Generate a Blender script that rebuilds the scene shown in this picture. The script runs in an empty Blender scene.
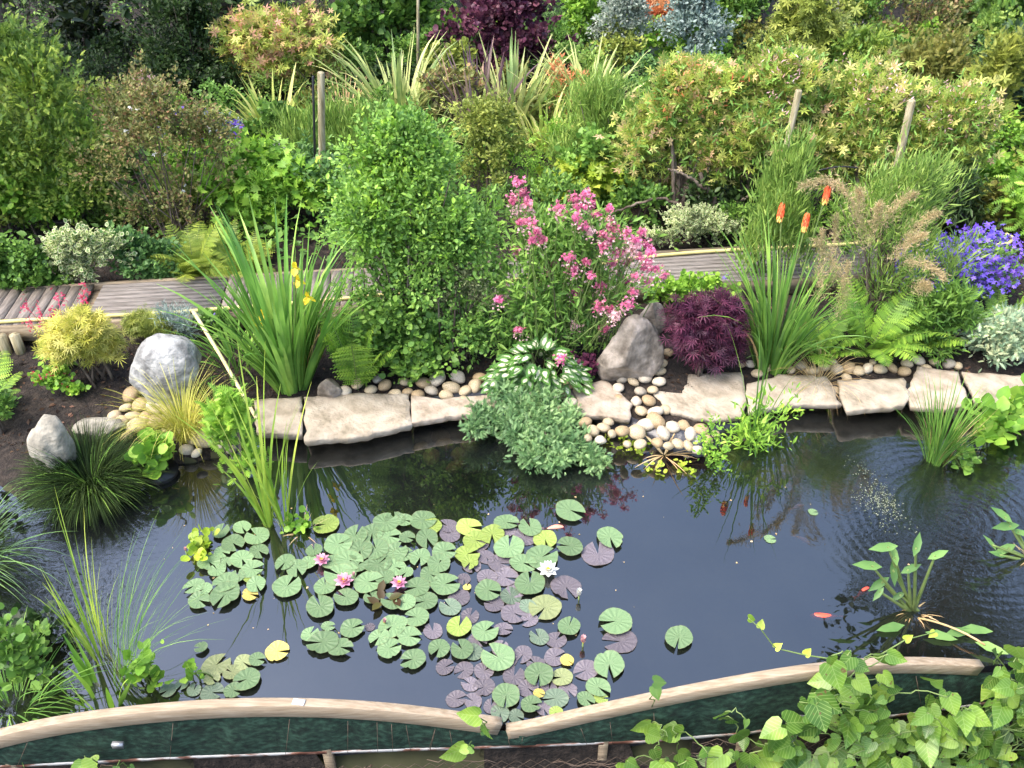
import bpy, math, random
import numpy as np
from mathutils import Vector
R = math.radians
rng = np.random.default_rng(11)
random.seed(11)
scn = bpy.context.scene
COL = scn.collection

# ------------------------------------------------------------------ camera, sky, sun, exposure
F = 890.0; PITCH = R(36); H = 4.0
cp, sp_ = math.cos(PITCH), math.sin(PITCH)
cam_d = bpy.data.cameras.new("camera"); cam = bpy.data.objects.new("camera", cam_d); COL.objects.link(cam)
cam.location = (0, 0, H); cam.rotation_euler = (R(90) - PITCH, 0, 0)
cam_d.sensor_width = 36; cam_d.lens = F / 1024 * 36; cam_d.clip_start = 0.05; cam_d.clip_end = 500
scn.camera = cam
SUN_EL, SUN_AZ = 60, -112            # azimuth clockwise from +Y
world = bpy.data.worlds.new("World"); scn.world = world; world.use_nodes = True
wn = world.node_tree.nodes; wl = world.node_tree.links
sky = wn.new('ShaderNodeTexSky'); sky.sky_type = 'NISHITA'; sky.sun_disc = False
sky.sun_elevation = R(SUN_EL); sky.sun_rotation = R(SUN_AZ); sky.air_density = 1.0; sky.dust_density = 4.0; sky.ozone_density = 1.6
bg = wn['Background']; bg.inputs[1].default_value = 0.15; wl.new(sky.outputs[0], bg.inputs[0])
sun_d = bpy.data.lights.new("sun", 'SUN'); sun_d.energy = 0.9; sun_d.angle = R(42); sun_d.color = (1, .95, .87)
sun = bpy.data.objects.new("sun", sun_d); COL.objects.link(sun)
sd = Vector((math.sin(R(SUN_AZ)) * math.cos(R(SUN_EL)), math.cos(R(SUN_AZ)) * math.cos(R(SUN_EL)), math.sin(R(SUN_EL))))
sun.rotation_euler = sd.to_track_quat('Z', 'Y').to_euler()
vs = scn.view_settings
vs.view_transform = 'Standard'; vs.look = 'None'; vs.exposure = 1.88; vs.gamma = 1; vs.use_curve_mapping = False
scn.cycles.max_bounces = 7; scn.cycles.transparent_max_bounces = 12; scn.cycles.diffuse_bounces = 3
scn.cycles.use_denoising = True

# ------------------------------------------------------------------ where a picture point lies on a real surface
def ray(px, py):
    x = (px - 512) / F; v = (384 - py) / F
    return x, cp + sp_ * v, -sp_ + cp * v
def G(px, py, z=0.0):
    dx, dy, dz = ray(px, py); t = (H - z) / -dz
    return np.array([dx * t, dy * t, z])
def at(px, py, Y):
    dx, dy, dz = ray(px, py); t = Y / dy
    return np.array([dx * t, Y, H + dz * t])
def zat(py, Y): return at(512, py, Y)[2]
def mpp(p): return (p[1] * cp + (H - p[2]) * sp_) / F     # metres per pixel

# ------------------------------------------------------------------ mesh helpers
class MB:
    def __init__(s): s.v = []; s.f = []; s.uv = []; s.n = 0
    def add(s, v, f, uv=None):
        v = np.asarray(v, float).reshape(-1, 3)
        s.v.append(v)
        for ff in f if isinstance(f, list) else [f]:
            ff = np.asarray(ff, int)
            if len(ff): s.f.append(ff + s.n)
        s.uv.append(np.zeros((len(v), 2)) if uv is None else uv)
        s.n += len(v); return s
    def build(s, name, mat, parent=None, smooth=False, loc=None):
        me = bpy.data.meshes.new(name)
        V = np.concatenate(s.v) if s.v else np.zeros((0, 3))
        if loc is not None: V = V - np.asarray(loc)
        elif parent is not None: V = V - np.array(parent.location)
        me.vertices.add(len(V)); me.vertices.foreach_set("co", V.astype(np.float32).ravel())
        tot = []; idx = []
        for f in s.f:
            tot.append(np.full(len(f), f.shape[1])); idx.append(f.ravel())
        tot = np.concatenate(tot); idx = np.concatenate(idx)
        me.loops.add(len(idx)); me.loops.foreach_set("vertex_index", idx.astype(np.int32))
        me.polygons.add(len(tot))
        me.polygons.foreach_set("loop_start", np.concatenate([[0], np.cumsum(tot)[:-1]]).astype(np.int32))
        uvl = me.uv_layers.new(name="UVMap"); UV = np.concatenate(s.uv)
        uvl.data.foreach_set("uv", UV[idx].astype(np.float32).ravel())
        me.update(calc_edges=True)
        if smooth: me.polygons.foreach_set("use_smooth", np.ones(len(tot), bool))
        me.materials.append(mat)
        o = bpy.data.objects.new(name, me); COL.objects.link(o)
        if parent is not None: o.parent = parent
        elif loc is not None: o.location = loc
        return o
def tag(o, label, cat, group=None, kind=None):
    o['label'] = label; o['category'] = cat
    if group: o['group'] = group
    if kind: o['kind'] = kind
    return o
def root(name, label, cat, loc, group=None):
    o = bpy.data.objects.new(name, None); COL.objects.link(o); o.location = tuple(float(a) for a in loc); o.empty_display_size = .1
    return tag(o, label, cat, group)
def structure(o): o['kind'] = 'structure'; return o
def nrm(a): return a / (np.linalg.norm(a, axis=-1, keepdims=True) + 1e-9)

def inst(mb, tmpl, P, D, N, S, W=None):
    """copies of a small leaf shape: P base points, D long axis, N face normal, S length, W width factor"""
    tv, tf, tuv = tmpl; P = np.asarray(P, float); n = len(P)
    if n == 0: return mb
    D = nrm(D); X = nrm(np.cross(D, N)); Z = np.cross(X, D); S = np.broadcast_to(S, (n,))
    W = S if W is None else S * W
    V = P[:, None] + tv[None, :, 0, None] * X[:, None] * W[:, None, None] + tv[None, :, 1, None] * D[:, None] * S[:, None, None] + tv[None, :, 2, None] * Z[:, None] * S[:, None, None]
    off = (np.arange(n) * len(tv))[:, None, None]
    mb.add(V.reshape(-1, 3), (tf[None] + off).reshape(-1, tf.shape[1]), np.tile(tuv, (n, 1)))
    return mb
def fan(outline, mid, z_edge=.05, z_tip=-.05):
    v = [(0, mid, -.04)]; uv = [(0, mid)]
    for i, (x, y) in enumerate(outline):
        v.append((x, y, z_edge * min(1, abs(x) * 4) + z_tip * y * y)); uv.append((1, y))
    k = len(outline); f = [(0, 1 + i, 1 + (i + 1) % k) for i in range(k)]
    return np.array(v, float), np.array(f), np.array(uv, float)
T = {}
T['oval'] = fan([(0, 0), (.24, .28), (.25, .62), (0, 1), (-.25, .62), (-.24, .28)], .5)
T['broad'] = fan([(0, 0), (.36, .2), (.4, .55), (.18, .88), (0, 1.02), (-.18, .88), (-.4, .55), (-.36, .2)], .45)
T['lance'] = fan([(0, 0), (.12, .35), (.08, .75), (0, 1), (-.08, .75), (-.12, .35)], .5)
T['chip'] = fan([(0, 0), (.3, .5), (0, 1), (-.3, .5)], .5)
T['ndl'] = (np.array([(0, 0, 0), (.06, .4, 0), (0, 1, 0), (-.06, .4, 0)], float), np.array([(0, 1, 2, 3)]), np.array([(0, 0), (1, .4), (0, 1), (1, .4)], float))
T['heart'] = fan([(0, .06), (.2, -.12), (.42, -.05), (.5, .2), (.42, .5), (.2, .82), (0, 1.08), (-.2, .82), (-.42, .5), (-.5, .2), (-.42, -.05), (-.2, -.12)], .35, .08, -.2)
T['maple'] = fan([(0, 0), (.45, .0), (.28, .25), (.62, .45), (.3, .5), (.32, .72), (.14, .66), (0, 1.05), (-.14, .66), (-.32, .72), (-.3, .5), (-.62, .45), (-.28, .25), (-.45, .0)], .4, .05, -.12)
_h = T['heart']; _h[2][:, 0] = np.abs(_h[0][:, 0]); _h[2][:, 1] = _h[0][:, 1]
T['round'] = fan([(math.sin(a) * .5, .5 - math.cos(a) * .5) for a in np.linspace(0, 2 * math.pi, 11)[:-1]], .5, .1, 0)
def fingers(n, spread, w):
    v = [(0, 0, 0)]; f = []; uv = [(0, 0)]
    for k in range(n):
        a = (k / (n - 1) - .5) * spread; L = 1 - .35 * abs(k / (n - 1) - .5) * 2
        d = np.array((math.sin(a), math.cos(a))); p = np.array((d[1], -d[0])); z = -.1 + .05 * (k % 2)
        b = len(v)
        v += [(*(d * L * .45 + p * w), 0), (*(d * L), z), (*(d * L * .45 - p * w), 0)]; uv += [(1, .5), (0, 1), (1, .5)]
        f.append((0, b, b + 1, b + 2))
    return np.array(v, float), np.array(f), np.array(uv, float)
T['palm'] = fingers(7, 3.6, .05); T['spray'] = fingers(5, 1.9, .07); T['whorl'] = fingers(6, 4.6, .13); T['star'] = fingers(5, 5.0, .2)
def feather(n, w):
    v = [(0, k / n, -.12 * (k / n) ** 2) for k in range(n + 1)]; uv = [(0, k / n) for k in range(n + 1)]; f = []
    for k in range(n):
        t = (k + .5) / n; L = w * math.sin(math.pi * (t * .85 + .12)) + .02
        for s in (1, -1):
            v.append((s * L, (k + .9) / n, -.12 * t * t - .03)); uv.append((1, t)); b = len(v) - 1
            f.append((k, b, k + 1) if s > 0 else (k, k + 1, b))
    return np.array(v, float), np.array(f), np.array(uv, float)
T['feather'] = feather(7, .3)

def tube(mb, pts, radii, sides=6, cap=True):
    pts = np.asarray(pts, float); n = len(pts); radii = np.broadcast_to(radii, (n,))
    t = np.gradient(pts, axis=0) if n > 1 else pts; t = nrm(t)
    up = np.array([0, 0, 1.0]) if abs(t[0][2]) < .9 else np.array([1.0, 0, 0])
    x = nrm(np.cross(t, up)); y = np.cross(t, x)
    a = np.arange(sides) * 2 * math.pi / sides
    V = pts[:, None] + radii[:, None, None] * (np.cos(a)[None, :, None] * x[:, None] + np.sin(a)[None, :, None] * y[:, None])
    q = []
    for i in range(n - 1):
        for j in range(sides):
            k = (j + 1) % sides; q.append((i * sides + j, i * sides + k, (i + 1) * sides + k, (i + 1) * sides + j))
    fl = [np.array(q)]
    if cap: fl += [np.array([tuple(range(sides))[::-1]]), np.array([tuple((n - 1) * sides + j for j in range(sides))])]
    mb.add(V.reshape(-1, 3), fl); return mb
def bez(a, b, sag=0.0, n=8, wob=0.0):
    a = np.asarray(a, float); b = np.asarray(b, float); t = np.linspace(0, 1, n)[:, None]
    p = a + (b - a) * t; p[:, 2:] += sag * 4 * t * (1 - t)
    if wob: p[1:-1] += rng.normal(0, wob, (n - 2, 3))
    return p
def box(mb, c, s, ax=(1, 0, 0), up=(0, 0, 1), bev=.0):
    ax = nrm(np.array(ax, float)); up = np.array(up, float); y = nrm(np.cross(up, ax)); up = np.cross(ax, y)
    v = []
    b = min(bev, min(s) * .3)
    for (sx, sy, sz) in [(i, j, k) for i in (-1, 1) for j in (-1, 1) for k in (-1, 1)]:
        v.append(np.array(c) + ax * sx * s[0] / 2 + y * sy * s[1] / 2 + up * sz * s[2] / 2)
    f = np.array([(0, 1, 3, 2), (4, 6, 7, 5), (0, 4, 5, 1), (2, 3, 7, 6), (0, 2, 6, 4), (1, 5, 7, 3)])
    mb.add(v, f); return mb

# ------------------------------------------------------------------ materials
def nodes(name):
    m = bpy.data.materials.new(name); m.use_nodes = True; nt = m.node_tree
    return m, nt.nodes, nt.links, nt.nodes['Principled BSDF']
def ramp(N, cols, pos=None):
    r = N.new('ShaderNodeValToRGB'); e = r.color_ramp.elements
    n = len(cols); pos = pos or [i / (n - 1) for i in range(n)]
    while len(e) < n: e.new(.5)
    for i in range(n): e[i].position = pos[i]; e[i].color = (*cols[i], 1)
    return r
def leafmat(name, cols, rough=.45, trans=.3, spec=.35, var=.35, nscale=4.0, centre=None, edge=None, cw=(.45, .6), pos=None, veins=False):
    gk = 1.0 if name in ('vine', 'lime', 'goldgrass', 'weed') or 'dark' in name else 1.28
    cols = [(min(1, (c[0] * 1.1 + .004) * gk), c[1] * gk, c[2] * .9 * gk) if c[1] > c[2] * 1.3 else c for c in cols]
    m, N, L, P = nodes(name)
    g = N.new('ShaderNodeNewGeometry'); r = ramp(N, cols, pos); L.new(g.outputs['Random Per Island'], r.inputs[0])
    col = r.outputs[0]
    if centre is not None:                       # a leaf with a differently coloured middle or margin
        uv = N.new('ShaderNodeUVMap'); s = N.new('ShaderNodeSeparateXYZ'); L.new(uv.outputs[0], s.inputs[0])
        no = N.new('ShaderNodeTexNoise'); no.inputs['Scale'].default_value = 60
        ad = N.new('ShaderNodeMath'); ad.operation = 'MULTIPLY_ADD'; L.new(no.outputs[0], ad.inputs[0]); ad.inputs[1].default_value = .5; L.new(s.outputs[0], ad.inputs[2])
        mr = N.new('ShaderNodeMapRange'); mr.inputs[1].default_value = cw[0] + .25; mr.inputs[2].default_value = cw[1] + .25; L.new(ad.outputs[0], mr.inputs[0])
        mx = N.new('ShaderNodeMixRGB'); L.new(mr.outputs[0], mx.inputs[0])
        if edge is None: mx.inputs[1].default_value = (*centre, 1); L.new(col, mx.inputs[2])
        else: L.new(col, mx.inputs[1]); mx.inputs[2].default_value = (*edge, 1)
        col = mx.outputs[0]
    if veins:                                    # pale midrib and side veins, brown nibbles
        uv = N.new('ShaderNodeUVMap'); s = N.new('ShaderNodeSeparateXYZ'); L.new(uv.outputs[0], s.inputs[0])
        a1 = N.new('ShaderNodeMath'); a1.operation = 'MULTIPLY_ADD'; L.new(s.outputs[0], a1.inputs[0]); a1.inputs[1].default_value = -.9; L.new(s.outputs[1], a1.inputs[2])
        a2 = N.new('ShaderNodeMath'); a2.operation = 'PINGPONG'; L.new(a1.outputs[0], a2.inputs[0]); a2.inputs[1].default_value = .09
        a3 = N.new('ShaderNodeMath'); a3.operation = 'MINIMUM'; L.new(a2.outputs[0], a3.inputs[0]); L.new(s.outputs[0], a3.inputs[1])
        a4 = N.new('ShaderNodeMapRange'); a4.inputs[1].default_value = .006; a4.inputs[2].default_value = .024; a4.inputs[3].default_value = .5; a4.inputs[4].default_value = 0; L.new(a3.outputs[0], a4.inputs[0])
        a5 = N.new('ShaderNodeMixRGB'); a5.inputs[2].default_value = (.36, .5, .16, 1); L.new(a4.outputs[0], a5.inputs[0]); L.new(col, a5.inputs[1]); col = a5.outputs[0]
        n9 = N.new('ShaderNodeTexNoise'); n9.inputs['Scale'].default_value = 38; t9 = N.new('ShaderNodeTexCoord'); L.new(t9.outputs['Object'], n9.inputs['Vector'])
        m9 = N.new('ShaderNodeMapRange'); m9.inputs[1].default_value = .68; m9.inputs[2].default_value = .72; L.new(n9.outputs[0], m9.inputs[0])
        a6 = N.new('ShaderNodeMixRGB'); a6.inputs[2].default_value = (.16, .10, .04, 1); L.new(m9.outputs[0], a6.inputs[0]); L.new(col, a6.inputs[1]); col = a6.outputs[0]
    tc = N.new('ShaderNodeTexCoord'); n2 = N.new('ShaderNodeTexNoise'); n2.inputs['Scale'].default_value = nscale; n2.inputs['Detail'].default_value = 3
    L.new(tc.outputs['Object'], n2.inputs['Vector'])
    hsv = N.new('ShaderNodeHueSaturation'); mr = N.new('ShaderNodeMapRange'); mr.inputs[1].default_value = .3; mr.inputs[2].default_value = .7
    mr.inputs[3].default_value = 1 - var; mr.inputs[4].default_value = 1 + var; L.new(n2.outputs[0], mr.inputs[0])
    L.new(mr.outputs[0], hsv.inputs['Value']); L.new(col, hsv.inputs['Color'])
    h2 = N.new('ShaderNodeMapRange'); h2.inputs[1].default_value = .3; h2.inputs[2].default_value = .7; h2.inputs[3].default_value = .515; h2.inputs[4].default_value = .485
    L.new(n2.outputs[0], h2.inputs[0]); L.new(h2.outputs[0], hsv.inputs['Hue'])
    L.new(hsv.outputs[0], P.inputs['Base Color']); P.inputs['Roughness'].default_value = rough; P.inputs['Specular IOR Level'].default_value = spec
    t = N.new('ShaderNodeBsdfTranslucent'); L.new(hsv.outputs[0], t.inputs[0])
    mix = N.new('ShaderNodeMixShader'); mix.inputs[0].default_value = trans
    L.new(P.outputs[0], mix.inputs[1]); L.new(t.outputs[0], mix.inputs[2]); L.new(mix.outputs[0], N['Material Output'].inputs[0])
    return m
def solid(name, cols, rough=.7, scale=8.0, detail=6, bump=.0, bscale=None, spec=.4, metal=0, stretch=(1, 1, 1), pos=None, coat=0):
    m, N, L, P = nodes(name)
    tc = N.new('ShaderNodeTexCoord'); mp = N.new('ShaderNodeMapping'); mp.inputs['Scale'].default_value = stretch; L.new(tc.outputs['Object'], mp.inputs[0])
    n = N.new('ShaderNodeTexNoise'); n.inputs['Scale'].default_value = scale; n.inputs['Detail'].default_value = detail; L.new(mp.outputs[0], n.inputs['Vector'])
    r = ramp(N, cols, pos or [.3 + .4 * i / max(1, len(cols) - 1) for i in range(len(cols))]); L.new(n.outputs[0], r.inputs[0])
    L.new(r.outputs[0], P.inputs['Base Color']); P.inputs['Roughness'].default_value = rough; P.inputs['Specular IOR Level'].default_value = spec; P.inputs['Metallic'].default_value = metal
    P.inputs['Coat Weight'].default_value = coat
    if bump:
        b = N.new('ShaderNodeBump'); b.inputs['Strength'].default_value = bump; b.inputs['Distance'].default_value = .02
        n3 = N.new('ShaderNodeTexNoise'); n3.inputs['Scale'].default_value = bscale or scale * 3; n3.inputs['Detail'].default_value = 8; L.new(mp.outputs[0], n3.inputs['Vector'])
        L.new(n3.outputs[0], b.inputs['Height']); L.new(b.outputs[0], P.inputs['Normal'])
    return m
M = {}
def LM(k, *c, **kw): M[k] = leafmat(k, list(c), **kw)
LM('mid', (.05, .12, .028), (.095, .22, .04), (.16, .31, .06))
LM('midblue', (.045, .115, .04), (.085, .20, .06), (.15, .30, .09))
LM('fresh', (.10, .24, .03), (.17, .36, .045), (.27, .46, .07))
LM('freshmid', (.08, .19, .04), (.14, .30, .06), (.22, .40, .09)); LM('bronze', (.03, .018, .012), (.05, .035, .016), (.06, .07, .02))
LM('greygreen', (.12, .16, .08), (.20, .26, .13), (.32, .37, .2)); LM('weed', (.08, .12, .06), (.2, .26, .16), (.36, .42, .32))
LM('lime', (.20, .36, .03), (.32, .48, .05), (.45, .58, .10))
LM('yelgreen', (.12, .18, .035), (.20, .27, .055), (.29, .36, .09))
LM('olive', (.07, .10, .025), (.14, .17, .04), (.24, .25, .07))
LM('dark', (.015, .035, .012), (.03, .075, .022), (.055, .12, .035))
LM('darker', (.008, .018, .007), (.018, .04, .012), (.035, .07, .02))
LM('brownish', (.06, .09, .025), (.12, .14, .045), (.17, .23, .07), (.25, .24, .10), (.20, .11, .07))
LM('purple', (.045, .012, .03), (.095, .022, .05), (.19, .05, .10), trans=.2)
LM('smoke', (.045, .014, .03), (.10, .026, .055), (.22, .08, .11), trans=.2)
LM('greyleaf', (.20, .26, .20), (.30, .36, .29), (.46, .50, .42))
LM('bluegrey', (.17, .24, .20), (.26, .35, .31), (.38, .46, .42))
LM('juniper', (.045, .12, .045), (.10, .215, .085), (.19, .33, .15), trans=.2)
LM('silverjuniper', (.13, .24, .15), (.25, .38, .26), (.5, .58, .36), trans=.15)
LM('variegated', (.06, .15, .04), (.10, .22, .05), (.16, .27, .07), centre=(0, 0, 0), edge=(.68, .70, .40), cw=(.55, .75))
LM('hosta', (.045, .14, .03), (.07, .19, .04), (.09, .22, .05), centre=(.85, .86, .62), cw=(.42, .62), rough=.4)
LM('pieris', (.18, .28, .05), (.32, .42, .09), (.45, .50, .14), (.55, .36, .24), (.50, .25, .2), pos=[0, .3, .62, .85, 1])
LM('rhodo', (.10, .19, .04), (.21, .32, .06), (.33, .42, .10), (.44, .46, .17), (.54, .38, .27), pos=[0, .25, .55, .84, 1], rough=.35)
LM('orangeleaf', (.42, .13, .05), (.5, .22, .10), (.55, .36, .2))
LM('grass', (.05, .14, .03), (.10, .24, .045), (.18, .34, .07), rough=.5, spec=.2)
LM('iris', (.07, .19, .04), (.13, .31, .06), (.24, .44, .10), rough=.35)
LM('flax', (.15, .26, .09), (.30, .40, .15), (.50, .54, .25), rough=.35)
LM('flaxyellow', (.22, .33, .07), (.40, .50, .13), (.62, .64, .26), rough=.35)
LM('flaxpurple', (.06, .03, .05), (.14, .08, .10), (.28, .20, .20), (.4, .3, .22))
LM('goldgrass', (.30, .36, .05), (.48, .52, .10), (.65, .66, .22))
LM('darkgrass', (.010, .026, .010), (.020, .050, .015), (.045, .09, .022), rough=.7, spec=.15)
LM('straw', (.35, .27, .13), (.48, .38, .2), (.6, .5, .3))
LM('reed', (.14, .28, .04), (.24, .40, .06), (.40, .52, .10))
LM('fern', (.08, .19, .03), (.14, .30, .04), (.24, .42, .06))
LM('fernyellow', (.12, .20, .03), (.19, .29, .04), (.28, .37, .07))
LM('feathery', (.09, .19, .04), (.16, .29, .06), (.26, .39, .10))
LM('heathy', (.24, .24, .12), (.36, .32, .18), (.48, .41, .26))
LM('vine', (.05, .14, .022), (.085, .21, .03), (.135, .29, .04), (.21, .37, .055), rough=.38, var=.35, trans=.35, nscale=9, spec=.5, veins=True)
LM('pink', (.48, .07, .18), (.62, .14, .27), (.74, .28, .38), trans=.2)
LM('lilypink', (.70, .28, .42), (.78, .40, .54), (.85, .58, .68), trans=.3)
LM('palepink', (.75, .42, .45), (.82, .55, .55), trans=.2)
LM('crimson', (.55, .03, .08), (.7, .07, .14), trans=.2)
LM('blueflower', (.14, .07, .55), (.22, .12, .70), (.34, .22, .82), trans=.2)
LM('whiteflower', (.75, .75, .7), (.85, .85, .8), trans=.2)
LM('yellowflower', (.80, .50, .02), (.88, .64, .05), trans=.2)
LM('poker', (.75, .06, .02), (.85, .14, .04), (.85, .25, .08), trans=.1)
LM('pokerlow', (.80, .40, .08), (.8, .6, .2), trans=.1)
LM('paddegreen', (.12, .24, .09), (.17, .31, .12), (.22, .38, .15), rough=.3, trans=.1, var=.12, spec=.5)
def padmat(name, c, c2):
    m, N, L, P = nodes(name); uv = N.new('ShaderNodeUVMap'); tc = N.new('ShaderNodeTexCoord'); oi = N.new('ShaderNodeObjectInfo')
    s = N.new('ShaderNodeSeparateXYZ'); L.new(uv.outputs[0], s.inputs[0])
    at2 = N.new('ShaderNodeMath'); at2.operation = 'SINE'; ml = N.new('ShaderNodeMath'); ml.operation = 'MULTIPLY'; ml.inputs[1].default_value = 2 * math.pi * 13
    L.new(s.outputs[0], ml.inputs[0]); L.new(ml.outputs[0], at2.inputs[0])
    vr = N.new('ShaderNodeMapRange'); vr.inputs[1].default_value = .93; vr.inputs[2].default_value = 1; L.new(at2.outputs[0], vr.inputs[0])
    no = N.new('ShaderNodeTexNoise'); no.inputs['Scale'].default_value = 16; no.inputs['Detail'].default_value = 6; L.new(tc.outputs['Object'], no.inputs['Vector'])
    r = ramp(N, [c, c2], [.35, .65]); L.new(no.outputs[0], r.inputs[0])
    n4 = N.new('ShaderNodeTexNoise'); n4.inputs['Scale'].default_value = 40; n4.inputs['Detail'].default_value = 3; L.new(tc.outputs['Object'], n4.inputs['Vector'])
    sp = N.new('ShaderNodeMapRange'); sp.inputs[1].default_value = .66; sp.inputs[2].default_value = .72; L.new(n4.outputs[0], sp.inputs[0])
    mx = N.new('ShaderNodeMixRGB'); mx.inputs[2].default_value = (min(1, c2[0] * 1.5), min(1, c2[1] * 1.35), c2[2] * 1.4, 1); L.new(r.outputs[0], mx.inputs[1])
    vm = N.new('ShaderNodeMath'); vm.operation = 'MULTIPLY'; vm.inputs[1].default_value = .12; L.new(vr.outputs[0], vm.inputs[0]); L.new(vm.outputs[0], mx.inputs[0])
    ms = N.new('ShaderNodeMixRGB'); ms.inputs[2].default_value = (.14, .11, .05, 1); L.new(mx.outputs[0], ms.inputs[1])
    sm = N.new('ShaderNodeMath'); sm.operation = 'MULTIPLY'; sm.inputs[1].default_value = .6; L.new(sp.outputs[0], sm.inputs[0]); L.new(sm.outputs[0], ms.inputs[0])
    rim = N.new('ShaderNodeMath'); rim.operation = 'MULTIPLY_ADD'; L.new(no.outputs[0], rim.inputs[0]); rim.inputs[1].default_value = .35; L.new(s.outputs[1], rim.inputs[2])
    rm = N.new('ShaderNodeMapRange'); rm.inputs[1].default_value = 1.14; rm.inputs[2].default_value = 1.22; rm.inputs[4].default_value = .6; L.new(rim.outputs[0], rm.inputs[0])
    mq = N.new('ShaderNodeMixRGB'); mq.inputs[2].default_value = (.22, .16, .07, 1); L.new(rm.outputs[0], mq.inputs[0]); L.new(ms.outputs[0], mq.inputs[1]); ms = mq
    hsv = N.new('ShaderNodeHueSaturation'); mr = N.new('ShaderNodeMapRange'); mr.inputs[3].default_value = .72; mr.inputs[4].default_value = 1.25
    L.new(oi.outputs['Random'], mr.inputs[0]); L.new(mr.outputs[0], hsv.inputs['Value']); L.new(ms.outputs[0], hsv.inputs['Color'])
    L.new(hsv.outputs[0], P.inputs['Base Color']); P.inputs['Roughness'].default_value = .42; P.inputs['Specular IOR Level'].default_value = .3
    b = N.new('ShaderNodeBump'); b.inputs['Strength'].default_value = .3; b.inputs['Distance'].default_value = .004; L.new(at2.outputs[0], b.inputs['Height']); L.new(b.outputs[0], P.inputs['Normal'])
    return m
PAD = {'g': padmat('pad_green', (.11, .185, .085), (.17, .255, .12)), 'y': padmat('pad_lime', (.20, .29, .06), (.30, .38, .09)),
       'p': padmat('pad_purple', (.105, .09, .10), (.17, .15, .17)), 'b': padmat('pad_bluegreen', (.10, .15, .10), (.16, .21, .14)),
       'o': padmat('pad_olive', (.17, .20, .09), (.24, .27, .12)), 'Y': padmat('pad_yellow', (.42, .38, .08), (.55, .42, .12))}
M['bark'] = solid('bark', [(.05, .035, .025), (.13, .10, .075), (.24, .2, .16)], .9, 14, bump=.8, stretch=(1, 1, .3))
M['greenstem'] = solid('greenstem', [(.10, .16, .04), (.2, .27, .08)], .6, 10)
M['soil'] = solid('soil', [(.008, .006, .005), (.022, .016, .012), (.046, .034, .026)], .95, 22, bump=1.0, bscale=60)
M['chipbark'] = leafmat('chipbark', [(.014, .010, .008), (.035, .024, .017), (.085, .06, .043)], rough=.9, trans=0.0, spec=.1)
M['slab'] = solid('slab', [(.18, .155, .105), (.28, .235, .17), (.36, .305, .23), (.45, .395, .31)], .85, 7, detail=10, bump=.7, bscale=30, pos=[.30, .40, .5, .70])
M['slabpink'] = solid('slabpink', [(.19, .155, .11), (.29, .235, .17), (.37, .305, .235), (.46, .395, .315)], .85, 8, detail=10, bump=.7, bscale=26, pos=[.30, .40, .5, .70])
M['rockgrey'] = solid('rockgrey', [(.10, .10, .095), (.26, .26, .25), (.45, .45, .43)], .85, 11, bump=1.0, bscale=26)
M['rockbrown'] = solid('rockbrown', [(.08, .065, .05), (.21, .18, .145), (.38, .33, .28)], .85, 11, bump=1.0, bscale=18)
M['rockpale'] = solid('rockpale', [(.12, .11, .085), (.27, .25, .20), (.43, .40, .33)], .85, 9, bump=.9, bscale=22)

PEB = [solid('pebble_cream', [(0.292, 0.224, 0.129), (0.430, 0.344, 0.215), (0.533, 0.439, 0.292)], .6, 9, bump=.15),
       solid('pebble_tan', [(0.232, 0.155, 0.077), (0.344, 0.249, 0.138), (0.430, 0.327, 0.198)], .6, 9, bump=.15),
       solid('pebble_white', [(0.361, 0.310, 0.224), (0.490, 0.421, 0.318), (0.585, 0.516, 0.404)], .6, 9, bump=.15),
       solid('pebble_grey', [(0.232, 0.198, 0.146), (0.327, 0.284, 0.215), (0.413, 0.361, 0.284)], .6, 9, bump=.15)]
def wood(name, cols, stretch, scale=6):
    return solid(name, cols, .75, scale, bump=.35, bscale=scale * 4, stretch=stretch)
M['railwood'] = wood('railwood', [(.25, .185, .115), (.33, .255, .17), (.41, .33, .235)], (1.2, 14, 14))
M['deckwood'] = wood('deckwood', [(.10, .085, .07), (.19, .16, .135), (.29, .25, .215)], (8, .7, 8))
M['decklong'] = wood('decklong', [(.11, .095, .08), (.19, .17, .15), (.28, .25, .225)], (.7, 8, 8))
M['fascia'] = wood('fascia', [(.13, .10, .065), (.22, .17, .11), (.30, .25, .17)], (.7, 8, 8))
M['postwood'] = wood('postwood', [(.17, .14, .07), (.31, .27, .16), (.46, .41, .28)], (8, 8, .8))
M['black'] = solid('black', [(.012, .012, .014), (.022, .022, .025)], .35, 10, bump=.3, bscale=6)
M['liner'] = solid('liner', [(.012, .013, .018), (.028, .03, .04)], .3, 5, bump=.8, bscale=9, spec=.6)
M['net'] = solid('net', [(.004, .014, .009), (.014, .045, .028), (.045, .11, .07)], .9, 26, bump=.8, bscale=220, stretch=(1, 1, 1.5))
M['rusty'] = solid('rusty', [(.10, .035, .02), (.25, .12, .08), (.55, .52, .48)], .75, 18, bump=.4, pos=[.38, .47, .56], stretch=(.4, 1, 1))
M['galv'] = solid('galv', [(.30, .31, .32), (.45, .46, .47)], .45, 20, metal=.7)
M['wire'] = solid('wire', [(.08, .05, .035), (.2, .15, .11)], .7, 20, metal=.3)
M['hose'] = solid('hose', [(.55, .48, .16), (.68, .60, .26)], .5, 4)
M['caneyellow'] = solid('caneyellow', [(.58, .50, .24), (.70, .63, .36)], .5, 14)
M['paper'] = solid('paper', [(.75, .76, .78), (.82, .83, .85)], .6, 20)
M['whitelog'] = solid('whitelog', [(.3, .28, .25), (.55, .53, .5), (.75, .74, .72)], .8, 10, bump=.4)
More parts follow.
